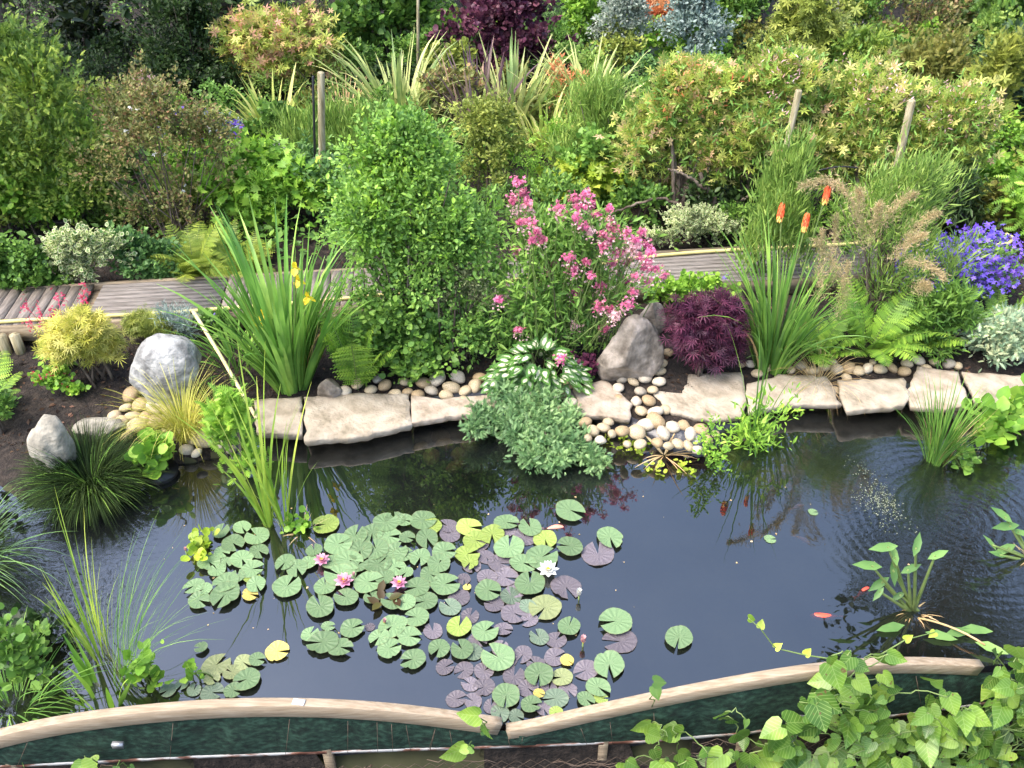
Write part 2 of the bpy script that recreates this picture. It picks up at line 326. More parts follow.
M['fish'] = solid('fish', [(.9, .07, .04), (.95, .16, .09)], .4, 12); M['fishpale'] = solid('fishpale', [(.7, .25, .16), (.75, .4, .3)], .4, 12)
M['bottom'] = solid('bottom', [(.020, .022, .009), (.045, .046, .018), (.085, .08, .035)], .9, 3, bump=.4)

# ------------------------------------------------------------------ terrain and pond
FAR = [(-60, 440), (20, 500), (60, 482), (110, 472), (160, 468), (225, 456), (262, 428), (305, 430), (405, 421), (450, 412), (500, 405), (560, 402), (582, 412), (640, 440), (700, 452),
       (738, 430), (745, 411), (842, 401), (905, 402), (970, 398), (1060, 400), (1180, 400)]
BARZ = .02
BAR = [(-160, 768), (0, 763), (200, 753), (342, 748), (500, 743), (642, 738), (740, 730), (850, 717), (922, 709), (990, 699), (1100, 684), (1250, 664)]
far_w = np.array([G(x, y, 0.0)[:2] for x, y in FAR]); bar_w = np.array([G(x, y, BARZ)[:2] for x, y in BAR])
POND = np.vstack([np.array([[-3.4, 3.2]]), far_w, bar_w[::-1]])
def bar_at(px):                      # plan point of the pond fence under picture column px
    xs = [b[0] for b in BAR]
    return np.array([np.interp(px, xs, bar_w[:, 0]), np.interp(px, xs, bar_w[:, 1])])
def pond_sd(X, Y):
    P = np.stack([X, Y], -1); d = np.full(X.shape, 1e9); ins = np.zeros(X.shape, bool); n = len(POND)
    for i in range(n):
        a = POND[i]; b = POND[(i + 1) % n]; ab = b - a
        t = np.clip(((P - a) @ ab) / (ab @ ab), 0, 1); d = np.minimum(d, np.linalg.norm(P - a - t[..., None] * ab, axis=-1))
        c = ((a[1] > Y) != (b[1] > Y)) & (X < (b[0] - a[0]) * (Y - a[1]) / (b[1] - a[1] + 1e-12) + a[0]); ins ^= c
    return np.where(ins, -d, d)
def gz(X, Y):
    X = np.asarray(X, float); Y = np.asarray(Y, float); sd = pond_sd(X, Y)
    fy = np.interp(X, bar_w[:, 0], bar_w[:, 1])
    out = .03 + np.clip(sd / .12, 0, 1) * .05 + .16 * np.clip((sd - .12) / 1.1, 0, 1) + .035 * np.clip(Y - 7, 0, 40)
    out = out + .02 * np.sin(X * 3.1 + Y) * np.sin(Y * 2.7 - X * .6) * np.clip(sd / .5, 0, 1)
    front = -.55
    out = np.where(Y < fy, np.clip(-.2 + (fy - Y) * -3, front, 0), out)
    ins = -np.clip(-sd * 1.6, 0, .5) - .01
    return np.where(sd < 0, ins, out)
def onground(px, py):
    z = .2
    for _ in range(8):
        p = G(px, py, z); z = float(gz(p[0], p[1]))
    return G(px, py, z)
xs = np.unique(np.concatenate([np.linspace(-70, -5.2, 34), np.arange(-5.2, 5.2, .055), np.linspace(5.2, 70, 34)]))
ys = np.unique(np.concatenate([np.linspace(-20, 1.8, 12), np.arange(1.8, 8.6, .055), np.linspace(8.6, 110, 70)]))
XX, YY = np.meshgrid(xs, ys); ZZ = gz(XX, YY)
nx, ny = len(xs), len(ys); ii = np.arange(nx * ny).reshape(ny, nx)
quads = np.stack([ii[:-1, :-1], ii[:-1, 1:], ii[1:, 1:], ii[1:, :-1]], -1).reshape(-1, 4)
cxq = XX.ravel()[quads].mean(1); cyq = YY.ravel()[quads].mean(1)
inpond = pond_sd(cxq, cyq) < .0
vv = np.stack([XX, YY, ZZ], -1).reshape(-1, 3)
structure(MB().add(vv, quads[~inpond]).build('ground', M['soil'], smooth=True))
structure(MB().add(vv, quads[inpond]).build('pond_bed', M['bottom'], smooth=True))

# water: a clear tinted surface with a real Fresnel reflection
mw, N, L, P = nodes('water'); N.remove(P)
tr = N.new('ShaderNodeBsdfTransparent'); tr.inputs[0].default_value = (.40, .41, .29, 1)
gl = N.new('ShaderNodeBsdfGlossy'); gl.inputs['Roughness'].default_value = .015; gl.inputs[0].default_value = (1, 1, 1, 1)
fr = N.new('ShaderNodeFresnel'); fr.inputs[0].default_value = 2.3
tc = N.new('ShaderNodeTexCoord'); nz = N.new('ShaderNodeTexNoise'); nz.inputs['Scale'].default_value = 5; nz.inputs['Detail'].default_value = 2; L.new(tc.outputs['Object'], nz.inputs['Vector'])
def near(cx, cy, r):
    d = N.new('ShaderNodeVectorMath'); d.operation = 'DISTANCE'; d.inputs[1].default_value = (cx, cy, 0); L.new(tc.outputs['Object'], d.inputs[0])
    mr = N.new('ShaderNodeMapRange'); mr.inputs[1].default_value = r; mr.inputs[2].default_value = .1; L.new(d.outputs['Value'], mr.inputs[0]); return d, mr
c1 = G(60, 600); c2 = G(960, 520)
d1, k1 = near(c1[0], c1[1], .75); k1.inputs[4].default_value = .4; d2, k2 = near(c2[0], c2[1], 1.15)
nh = N.new('ShaderNodeTexNoise'); nh.inputs['Scale'].default_value = 26; nh.inputs['Detail'].default_value = 3; nh.inputs['Distortion'].default_value = .8; L.new(tc.outputs['Object'], nh.inputs['Vector'])
wv = N.new('ShaderNodeTexWave'); wv.wave_type = 'RINGS'; wv.rings_direction = 'SPHERICAL'; wv.inputs['Scale'].default_value = 5; wv.inputs['Distortion'].default_value = 2.5; wv.inputs['Detail'].default_value = 2
sb = N.new('ShaderNodeVectorMath'); sb.operation = 'SUBTRACT'; sb.inputs[1].default_value = (c2[0], c2[1], 0); L.new(tc.outputs['Object'], sb.inputs[0]); L.new(sb.outputs[0], wv.inputs['Vector'])
def mul(a, b, k=None):
    m = N.new('ShaderNodeMath'); m.operation = 'MULTIPLY'; L.new(a, m.inputs[0])
    if k is None: L.new(b, m.inputs[1])
    else: m.inputs[1].default_value = k
    return m.outputs[0]
def add(a, b):
    m = N.new('ShaderNodeMath'); m.operation = 'ADD'; L.new(a, m.inputs[0]); L.new(b, m.inputs[1]); return m.outputs[0]
hgt = add(mul(nz.outputs[0], None, .10), add(mul(nh.outputs[0], k1.outputs[0]), add(mul(mul(wv.outputs[0], k2.outputs[0]), None, .10), mul(mul(nh.outputs[0], k2.outputs[0]), None, .28))))
bp = N.new('ShaderNodeBump'); bp.inputs['Strength'].default_value = .5; bp.inputs['Distance'].default_value = .02; L.new(hgt, bp.inputs['Height'])
L.new(bp.outputs[0], gl.inputs['Normal']); L.new(bp.outputs[0], fr.inputs['Normal'])
mk = N.new('ShaderNodeBsdfDiffuse'); mk.inputs[0].default_value = (.06, .07, .07, 1)      # fine silt hanging in the water
nm2 = N.new('ShaderNodeTexNoise'); nm2.inputs['Scale'].default_value = 1.3; nm2.inputs['Detail'].default_value = 6; L.new(tc.outputs['Object'], nm2.inputs['Vector'])
mf = N.new('ShaderNodeMapRange'); mf.inputs[1].default_value = .3; mf.inputs[2].default_value = .7; mf.inputs[3].default_value = .04; mf.inputs[4].default_value = .15; L.new(nm2.outputs[0], mf.inputs[0])
m0 = N.new('ShaderNodeMixShader'); L.new(mf.outputs[0], m0.inputs[0]); L.new(tr.outputs[0], m0.inputs[1]); L.new(mk.outputs[0], m0.inputs[2])
mx = N.new('ShaderNodeMixShader'); L.new(fr.outputs[0], mx.inputs[0]); L.new(m0.outputs[0], mx.inputs[1]); L.new(gl.outputs[0], mx.inputs[2]); L.new(mx.outputs[0], N['Material Output'].inputs[0])
cpt = POND.mean(0); kk = len(POND)
inset = POND.copy()
wo = MB().add(np.vstack([np.c_[inset, np.zeros(kk)]]), np.array([list(range(kk))[::-1]])).build('pond_water', mw)
structure(wo)

# black liner showing between the coping stones and the water, folded
def strip(mb, A, B, n=1):
    A = np.asarray(A); B = np.asarray(B); k = len(A); V = []
    for j in range(n + 1): V.append(A + (B - A) * j / n)
    V = np.array(V).reshape(-1, 3); q = [(j * k + i, j * k + i + 1, (j + 1) * k + i + 1, (j + 1) * k + i) for j in range(n) for i in range(k - 1)]
    mb.add(V, np.array(q)); return mb
pts = []
for i in range(5, len(far_w) - 1):
    n = max(2, int(np.linalg.norm(far_w[i + 1] - far_w[i]) / .02))
    for t in np.arange(n) / n: pts.append(far_w[i] * (1 - t) + far_w[i + 1] * t)
pts = np.array(pts); s = np.arange(len(pts)) * .02
fold = .012 * np.sin(s * 31) * np.sin(s * 7 + 1) + .01 * np.sin(s * 13)
rows = []
for (dy, z) in ((.10, .095), (.03, .08), (-.0, .05), (-.035, .0), (-.07, -.12)):
    rows.append(np.c_[pts[:, 0], pts[:, 1] + dy + fold * (z < .09) - (.0 if z < 0 else 0), np.full(len(pts), z)])
mb = MB(); k = len(pts); V = np.concatenate(rows)
mb.add(V, np.array([(j * k + i, j * k + i + 1, (j + 1) * k + i + 1, (j + 1) * k + i) for j in range(4) for i in range(k - 1)]))
lo = mb.build('pond_liner', M['liner'], smooth=True); tag(lo, 'black rubber pond liner folded under the coping stones along the far bank', 'pond liner')

# ------------------------------------------------------------------ stones
def slab(poly, th, mat, label, ztop=.13, tilt=0):
    w = [G(x, y, ztop) for x, y in poly]; c = np.mean(w, 0); w = [c + (q - c) + nrm(q - c) * .006 for q in w]
    out = []
    for i in range(len(w)):                                 # broken, not ruled, edges
        a, b = w[i], w[(i + 1) % len(w)]; n = max(2, int(np.linalg.norm(b - a) / .05))
        for t in np.arange(n) / n: out.append(a + (b - a) * t)
    out = np.array(out); d = nrm(out - c); out[:, :2] += d[:, :2] * rng.normal(0, .007, (len(out), 1))
    n = len(out); mb = MB(); V = []
    zt = rng.normal(0, .002, n)
    for (k, z) in ((.86, .001), (.985, 0), (1.0, -.012), (.985, -th * .6), (.95, -th)):
        r = c + (out - c) * k; r[:, 2] = ztop + z + zt * (z > -.02) + tilt * (r[:, 0] - c[0]); V.append(r)
    V.append(np.array([[c[0], c[1], ztop + .002]])); V = np.concatenate(V)
    q = [(j * n + i, (j + 1) * n + i, (j + 1) * n + (i + 1) % n, j * n + (i + 1) % n) for j in range(4) for i in range(n)]
    t = [(5 * n, i, (i + 1) % n) for i in range(n)]
    mb.add(V, [np.array(q), np.array(t), np.array([[4 * n + i for i in range(n)][::-1]])])
    o = mb.build('coping_stone', mat, loc=c); tag(o, label, 'stone slab', 'flat coping stones along the far edge of the pond'); return o
slab([(254, 400), (301, 397), (302, 434), (256, 431)], .06, M['slab'], 'flat cream paving slab behind the tall water reeds, leftmost of the coping')
slab([(305, 397), (345, 393), (408, 394), (410, 424), (360, 436), (306, 440)], .06, M['slab'], 'large flat cream slab at the pond edge in front of the yellow flag iris')
slab([(411, 395), (440, 399), (496, 394), (494, 411), (455, 415), (413, 422)], .05, M['slabpink'], 'long flat pinkish slab just left of the overhanging blue green juniper')
slab([(574, 388), (604, 379), (632, 404), (630, 420), (578, 412)], .05, M['slabpink'], 'flat slab directly in front of the big brown boulder')
slab([(652, 392), (690, 374), (742, 372), (746, 398), (742, 416), (712, 420), (672, 412)], .05, M['slab'], 'broad cream slab in front of the purple maple')
slab([(747, 384), (778, 375), (826, 376), (841, 404), (790, 404), (749, 412)], .045, M['slab'], 'cream slab half under a wisp of dry grass')
slab([(838, 380), (903, 378), (910, 397), (904, 405), (846, 411)], .05, M['slab'], 'pointed cream slab projecting towards the pond below the large fern', .14)
slab([(908, 388), (918, 366), (957, 374), (970, 407), (940, 408), (912, 404)], .05, M['slabpink'], 'tilted veined tan slab beside the rush tuft', .15, .06)
slab([(962, 372), (1020, 376), (1060, 380), (1060, 406), (1010, 404), (976, 401)], .05, M['slab'], 'long cream slab at the right edge in front of the silver juniper', .15)

def icosph(sub=3):
    import bmesh
    bm = bmesh.new(); bmesh.ops.create_icosphere(bm, subdivisions=sub, radius=1); v = np.array([x.co[:] for x in bm.verts]); f = np.array([[y.index for y in x.verts] for x in bm.faces]); bm.free(); return v, f
SPH = {k: icosph(k) for k in (2, 3, 4)}
def lump(v, amp, freq, seed):
    r = np.random.default_rng(seed); o = np.zeros(len(v))
    for k in range(5):
        d = r.normal(size=3) * freq * (1 + .6 * k); o += np.sin(v @ d + r.uniform(0, 6)) / (1 + k)
    return v * (1 + amp * o[:, None])
def rock(px, py, wpx, hpx, mat, label, seed, name='boulder', cat='boulder', facets=10, lean=0, z=None, group=None):
    c = onground(px, py) if z is None else G(px, py, z); m = mpp(c); w = wpx * m / 2; v, f = SPH[4]; v = v.copy(); r = np.random.default_rng(seed)
    for _ in range(facets):                                # flat broken faces
        d = nrm(r.normal(size=3)); k = r.uniform(.62, .85); q = v @ d; over = q > k; v[over] -= np.outer(q[over] - k, d)
    v = lump(v, .05, 2.5, seed); v = lump(v, .012, 9, seed + 1)
    h = hpx * m / cp * .62; v = v * [w, w * .8, h]; v[:, 0] += lean * v[:, 2]; v[:, 2] += h * .55
    o = MB().add(v + c, f).build(name, mat, loc=c, smooth=True); tag(o, label, cat, group); return o
rock(173, 400, 74, 64, M['rockgrey'], 'large pale grey boulder beside the yellow grass tuft', 5, lean=.25)
rock(60, 470, 46, 56, M['rockpale'], 'speckled pale rock standing on bare soil at the left bank, behind the dark rush', 8, lean=.2)
rock(102, 432, 52, 13, M['rockpale'], 'low flat speckled rock between the standing rock and the pebbles', 12)
rock(628, 374, 64, 56, M['rockbrown'], 'big brown grey boulder below the pink valerian', 21, lean=.05)
rock(1022, 350, 42, 50, M['rockgrey'], 'pale grey boulder cut by the right edge behind the silver juniper', 27)
rock(330, 396, 26, 20, M['rockbrown'], 'brown stone at the foot of the yellow flag iris', 31)
rock(650, 330, 30, 30, M['rockbrown'], 'small brown stone just behind the big brown boulder', 35)

pm = []
for sdd in range(10):
    v, f = SPH[3]; v = lump(v.copy(), .06, 1.6, 100 + sdd); r = np.random.default_rng(sdd); v = v * [1, r.uniform(.66, .95), r.uniform(.5, .75)]
    me = MB().add(v, f).build('pebble', PEB[0], smooth=True); pm.append(me.data); bpy.data.objects.remove(me)
for d in pm: d.materials.clear(); d.materials.append(PEB[0])
def pebble(px, py, wpx, label, group, z=None, mat=None, name='pebble'):
    c = onground(px, py) if z is None else G(px, py, z); s = wpx * mpp(c) / 2
    o = bpy.data.objects.new(name, random.choice(pm)); COL.objects.link(o)
    o.scale = (s, s, s); o.location = (c[0], c[1], c[2] + s * .45); o.rotation_euler = (random.uniform(-.35, .35), random.uniform(-.35, .35), random.uniform(0, 6.28))
    mt = mat or random.choices(PEB, [5, 3, 3, 1])[0]; o.material_slots[0].link = 'OBJECT'; o.material_slots[0].material = mt
    tag(o, label, 'pebble', group); return o
def pile(pts_, label, group, zs=None):
    for i, p_ in enumerate(pts_): pebble(*p_[:3], label, group, z=(p_[3] if len(p_) > 3 else None))
pile([(132, 398, 19), (141, 408, 18), (152, 408, 17), (163, 405, 19), (134, 419, 16), (147, 421, 20), (158, 425, 22), (172, 420, 18), (180, 436, 20), (196, 441, 18), (207, 443, 24), (206, 428, 19), (126, 410, 13), (122, 425, 16), (137, 430, 22),
      (218, 438, 17), (222, 449, 15), (146, 436, 15), (185, 424, 14), (170, 432, 16), (128, 440, 15), (188, 452, 15), (197, 455, 12), (231, 452, 13), (155, 414, 15), (168, 412, 15), (115, 418, 14), (200, 414, 15), (212, 418, 14)],
     'smooth cream pebble heaped beside the large pale grey boulder', 'pebbles heaped by the grey boulder')
pile([(358, 386, 15), (371, 392, 13), (385, 388, 15), (395, 396, 14), (408, 394, 12), (424, 386, 17), (437, 383, 20), (458, 380, 17), (452, 391, 19), (465, 394, 15), (475, 389, 17), (480, 381, 15), (492, 395, 14), (446, 398, 15), (418, 397, 14), (463, 403, 13),
      (345, 393, 14), (488, 387, 12), (405, 384, 12), (432, 393, 14), (378, 381, 12)],
     'smooth tan pebble in the row behind the slabs left of the blue green juniper', 'pebbles behind the left slabs')
pile([(570, 405, 15), (563, 397, 13), (568, 386, 17), (560, 412, 13), (628, 372, 14), (640, 367, 15), (650, 372, 15), (622, 381, 12), (633, 384, 13), (645, 380, 16), (659, 384, 14), (618, 390, 13), (640, 394, 13), (636, 404, 14), (648, 403, 15), (652, 392, 12),
      (641, 414, 15), (655, 415, 17), (665, 412, 12), (625, 365, 12), (652, 359, 12), (662, 366, 12), (660, 374, 13), (630, 358, 12), (668, 355, 12), (618, 400, 11)],
     'pale pebble in the spill between the brown boulder and the purple maple', 'pebbles spilling past the brown boulder')
pile([(585, 425, 15), (593, 433, 14), (603, 430, 14), (612, 436, 13), (622, 434, 16), (636, 435, 18), (646, 428, 20), (655, 425, 22), (663, 436, 18), (672, 430, 17), (690, 437, 17), (700, 432, 16), (688, 448, 14), (678, 446, 13), (697, 452, 12), (657, 445, 14),
      (640, 446, 13), (668, 448, 13), (707, 442, 12), (600, 442, 12), (588, 440, 12), (627, 446, 12), (683, 428, 14), (714, 436, 12), (608, 424, 12)],
     'cream pebble at the water edge below the slabs right of the overhanging juniper', 'pebbles at the water edge')
pile([(780, 366, 14), (790, 372, 12), (800, 368, 13), (812, 373, 14), (824, 370, 13), (836, 372, 14), (848, 370, 15), (846, 380, 11), (858, 373, 13), (867, 371, 13), (879, 372, 14), (891, 370, 14), (903, 374, 13), (906, 366, 12), (918, 363, 13), (934, 365, 12),
      (948, 366, 13), (957, 368, 11), (832, 364, 12), (768, 370, 12), (757, 376, 13), (742, 366, 12), (750, 366, 11), (872, 364, 10), (926, 370, 11), (835, 392, 10)],
     'small cream pebble in the row behind the slabs below the large fern', 'pebbles behind the right slabs')
for k in range(16):
    px = [420, 432, 445, 460, 470, 745, 765, 785, 700, 715, 455, 480, 775, 730, 760, 440][k]; py = [452, 460, 448, 458, 450, 470, 478, 474, 470, 480, 470, 440, 462, 462, 486, 440][k]
    pebble(px, py, 20, 'submerged brown cobble seen through the dark water near the far bank', 'cobbles under the water', z=-.14, mat=PEB[1], name='cobble')

# ------------------------------------------------------------------ boardwalk
A0 = G(0, 325, .38); B0 = G(735, 281, .38)
dirw = nrm(B0 - A0); nrmw = np.array([-dirw[1], dirw[0], 0]); WID = .56
bw = root('boardwalk', 'weathered timber boardwalk crossing behind the planted pond bank', 'boardwalk', (A0[0], A0[1], .38))
def along(s, w=0.0, z=.38): return A0 + dirw * s + nrmw * w + np.array([0, 0, z - .38])
def cross(s0, s1):
    mb = MB(); s = s0
    while s < s1 - .08:
        box(mb, along(s + .045, WID / 2, .365 + rng.normal(0, .0015)), (.083, WID + .02 * rng.uniform(0, 1), .028), ax=dirw); s += .093
    mb.build('decking_panel', M['deckwood'], bw)
def longw(s0, s1):
    mb = MB(); n = 9
    for k in range(n):
        w0 = WID * (k + .5) / n; box(mb, along((s0 + s1) / 2, w0, .365), (s1 - s0 - .01, WID / n - .016, .026), ax=dirw)
    mb.build('decking_panel', M['decklong'], bw)
cross(-1.4, .62); longw(.62, 1.62); cross(1.63, 3.9); longw(3.91, 7.2)
mb = MB(); box(mb, along(2.9, -.02, .31), (8.8, .035, .13), ax=dirw); mb.build('edge_board', M['fascia'], bw)
mb = MB(); box(mb, along(2.9, WID + .03, .31), (8.8, .035, .13), ax=dirw); mb.build('edge_board', M['fascia'], bw)
mb = MB(); box(mb, along(2.9, WID / 2, .32), (8.6, .5, .03), ax=dirw); mb.build('joist_frame', M['fascia'], bw)
for s_ in (.02, .12, 2.5, 5.2):
    mb = MB(); tube(mb, [along(s_, -.09, .1), along(s_, -.09, .34)], .04, 10); mb.build('post', M['postwood'], bw)
def hose(name, pts_, r, mat, label, cat):
    pts_ = np.array(pts_); n = len(pts_); t = np.linspace(0, n - 1, n * 8)
    P_ = np.stack([np.interp(t, np.arange(n), pts_[:, k]) for k in range(3)], 1)
    for _ in range(6): P_[1:-1] = (P_[:-2] + P_[1:-1] * 2 + P_[2:]) / 4
    mb = MB(); tube(mb, P_, r, 8); o = mb.build(name, mat, loc=pts_[0], smooth=True); tag(o, label, cat); return o
hose('garden_hose', [along(-.6, .015, .398), along(.5, .02, .398), along(1.2, .0, .398), along(2.0, .03, .398), along(2.6, .06, .398), along(3.1, .10, .398), along(3.6, .12, .398), along(4.4, .3, .398), along(5.0, .46, .398), along(5.6, .5, .398), along(6.0, .5, .398), along(6.8, .49, .398), along(7.4, .5, .398)], .015, M['hose'], 'long yellow garden hose lying along the boardwalk edge', 'hose')
p0 = G(193, 311, .47); p1 = G(264, 432, .30)
mb = MB(); tube(mb, bez(p0, p1, .03, 14), np.linspace(.015, .012, 14), 8); tag(mb.build('bamboo_cane', M['caneyellow'], loc=p0, smooth=True), 'yellow cane leaning from the boardwalk edge down to the coping left of the iris', 'cane')

# ------------------------------------------------------------------ plants
def fit(x0, x1, ytop, ybase, deep=.8, maxry=1.2):
    """base point, half width, half depth and height for a plant whose outline fills this picture box"""
    b = onground((x0 + x1) / 2, ybase); m = mpp(b); rx = (x1 - x0) / 2 * m; ry = min(rx * deep, maxry)
    Yc = b[1] + ry * .8; rx *= (Yc / b[1]) ** .7; cx = b[0] * (Yc / b[1]) ** .7
    z0 = float(gz(cx, Yc)); zt = zat(ytop, Yc + ry * .15)
    return np.array([cx, Yc, z0]), rx * 1.16, ry, max(.08, (zt - z0) * 1.06)
def lobes(c, rx, ry, h, K, z_lo, round_=1.0):
    out = []
    for k in range(K):
        t = (k + .5) / K; a = k * 2.4 + rng.uniform(-.5, .5); zf = z_lo + (1 - z_lo) * rng.uniform(0.0, 1) ** .8
        rr = (1 - max(0, zf - .35) ** 2 / .6 * round_) * rng.uniform(.25, 1.08)
        rr = max(.05, rr); s = rng.uniform(.17, .45)
        out.append((c[0] + math.cos(a) * rx * rr * .78, c[1] + math.sin(a) * ry * rr * .78, c[2] + h * min(zf, 1.06 - s * .5), s * rx, s * ry, max(s * h * .5, .3 * s * rx)))
    return np.array(out)
def foliage(lb, n, per, leaf, size, upb=.6, outb=1.0, jit=.6, nup=1.0, droop=0, wf=None, core=.15, spread=1.4):
    """twigs scattered through the lobes; each twig carries a tuft of leaves"""
    nt = max(1, n // per); w = lb[:, 3] * lb[:, 5]; w = w ** .8; w /= w.sum(); idx = rng.choice(len(lb), nt, p=w)
    d = nrm(rng.normal(size=(nt, 3)) + [0, 0, .25]); rad = 1 - rng.uniform(0, 1, (nt, 1)) ** 1.6 * (1 - core)
    rad = np.where(rng.uniform(0, 1, (nt, 1)) < .13, rng.uniform(1.0, 1.45, (nt, 1)), rad)
    L_ = lb[idx]; tw = L_[:, :3] + d * L_[:, 3:6] * rad
    tdir = nrm(d * outb + [0, 0, upb] + rng.normal(0, jit * .5, (nt, 3)))
    P_ = np.repeat(tw, per, 0); TD = np.repeat(tdir, per, 0)
    P_ = P_ + TD * rng.uniform(-.8, .8, (len(P_), 1)) * size * spread + rng.normal(0, size * .35, P_.shape)
    D = nrm(TD + rng.normal(0, jit, P_.shape) + [0, 0, -droop]); Nn = nrm(np.array([0, 0, nup]) + rng.normal(0, .45, P_.shape) + D * .1 - [0, .25, 0])
    S = size * rng.uniform(.42, 1.3, len(P_))
    keep = P_[:, 2] > gz(P_[:, 0], P_[:, 1]) * (P_[:, 2] > .02) + .005
    mb = MB(); inst(mb, T[leaf], P_[keep], D[keep], Nn[keep], S[keep], wf); return mb, tw
def stems(b, tips, r, n=9, spread=.05, mat='bark'):
    mb = MB(); k = min(n, len(tips)); sel = tips[rng.choice(len(tips), k, replace=False)]
    for q in sel:
        a = np.array(b) + [rng.normal(0, spread), rng.normal(0, spread), -.02]; mid = (a + q) / 2; mid[:2] = a[:2] * .6 + q[:2] * .4; mid = mid + rng.normal(0, .02, 3)
        t = np.linspace(0, 1, 7)[:, None]; pts_ = a * (1 - t) ** 2 + 2 * mid * t * (1 - t) + q * t * t
        tube(mb, pts_, np.linspace(r, r * .25, 7), 5)
    return mb
def blossoms(tips, n, size, shape='star', per=14, clump=.03, up=.0):
    mb = MB(); sel = tips[rng.choice(len(tips), min(n, len(tips)), replace=False)]
    P_ = np.repeat(sel, per, 0) + rng.normal(0, clump, (len(sel) * per, 3)); D = nrm(rng.normal(size=P_.shape)); Nn = nrm(rng.normal(0, .5, P_.shape) + [0, -.4, 1])
    inst(mb, T[shape], P_ + [0, 0, up], D, Nn, size * rng.uniform(.6, 1.2, len(P_))); return mb
def shrub(name, label, cat, bx, leaf, size, n, mat, per=10, K=14, zlo=.15, deep=.8, round_=1.0, stem=.012, nst=10, fl=None, group=None, maxry=1.2, **kw):
    c, rx, ry, h = fit(*bx, deep=deep, maxry=maxry); r = root(name, label, cat, c, group)
    lb = lobes(c, rx, ry, h, int(K * 1.2), zlo, round_); mb, tw = foliage(lb, int(n * 1.7), per, leaf, size * .84, **kw)
    mb.build('foliage', M[mat], r)
    if nst: stems(c, tw, stem, nst, rx * .12).build('stems', M['bark'], r)
    if fl:
        for (fm, fn, fs, fp, fc) in fl:
            top = tw[(tw[:, 2] > c[2] + h * .35) & (tw[:, 1] < c[1] + ry * .6)]
            if len(top) and fn <= 20:
                for _ in range(fn): blossoms(top, 1, fs, per=fp, clump=fc, up=size * .4).build('flower_cluster', M[fm], r)
            elif len(top): blossoms(top, fn, fs, per=fp, clump=fc, up=size * .4).build('flowers', M[fm], r)
    return r
def blades(base, n, Lm, width, lean=(.0, .5), bend=(.2, .9), spread=.05, az=None, seg=7, taper=1.0, fold=0.25, two=False):
    """arching strap leaves as curved strips"""
    base = np.asarray(base, float); a = rng.uniform(0, 2 * math.pi, n) if az is None else az[0] + rng.uniform(-az[1], az[1], n)
    Ls = Lm * rng.uniform(.55, 1.08, n); le = rng.uniform(*lean, n); be = rng.uniform(*bend, n)
    b = base + np.c_[np.cos(a), np.sin(a), np.zeros(n)] * (spread * np.sqrt(rng.uniform(0, 1, n)))[:, None]
    t = np.linspace(0, 1, seg + 1); th = le[:, None] + be[:, None] * t[None] ** 1.5 * 1.6
    ds = Ls[:, None] / seg; hr = np.cumsum(np.sin(th) * ds, 1) - np.sin(th[:, :1]) * ds; zr = np.cumsum(np.cos(th) * ds, 1) - np.cos(th[:, :1]) * ds
    C = b[:, None] + np.stack([np.cos(a)[:, None] * hr, np.sin(a)[:, None] * hr, zr], -1)
    tw = rng.uniform(-1.2, 1.2, n); sa = a + math.pi / 2 + tw * .5
    side = np.stack([np.cos(sa), np.sin(sa), np.zeros(n)], -1)[:, None]
    w = width * rng.uniform(.7, 1.2, n)[:, None] * np.minimum(1, (1 - t) ** .7 * 1.5)[None] * (.55 + .45 * np.minimum(1, t * 4))[None] / 2
    w[:, -1] = width * .03
    Lf = C - side * w[..., None]; Rt = C + side * w[..., None]
    Nn = np.stack([-np.cos(a)[:, None] * np.cos(th), -np.sin(a)[:, None] * np.cos(th), np.sin(th)], -1); Cm = C - Nn * (w * fold)[..., None]
    V = np.stack([Lf, Cm, Rt], 2); k = (seg + 1) * 3
    q = []
    for i in range(seg):
        for j in (0, 1): q.append((i * 3 + j, i * 3 + j + 1, (i + 1) * 3 + j + 1, (i + 1) * 3 + j))
    q = np.array(q); off = (np.arange(n) * k)[:, None, None]
    uv = np.zeros((n, seg + 1, 3, 2)); uv[..., 0] = np.array([1, 0, 1]); uv[..., 1] = t[None, :, None]
    return V.reshape(-1, 3), (q[None] + off).reshape(-1, 4), uv.reshape(-1, 2), C
def tuft(name, label, cat, px, py, hpx, n, width, mat, lean=(.0, .5), bend=(.2, .9), spread=.05, base=None, group=None, az=None, extra=None, heads=None, k=1.0):
    b = onground(px, py) if base is None else np.array(base); m = mpp(b); Lm = max(.05, (zat(py - hpx, b[1]) - b[2])) * 1.1 * k
    r = root(name, label, cat, b, group); V, q, uv, C = blades(b, n, Lm, width, lean, bend, spread, az)
    MB().add(V, q, uv).build('leaves', M[mat], r)
    if extra:
        for (n2, k2, w2, m2, nm) in extra:
            V, q, uv, C = blades(b, n2, Lm * k2, w2, lean, bend, spread, az); MB().add(V, q, uv).build(nm, M[m2], r)
    return r
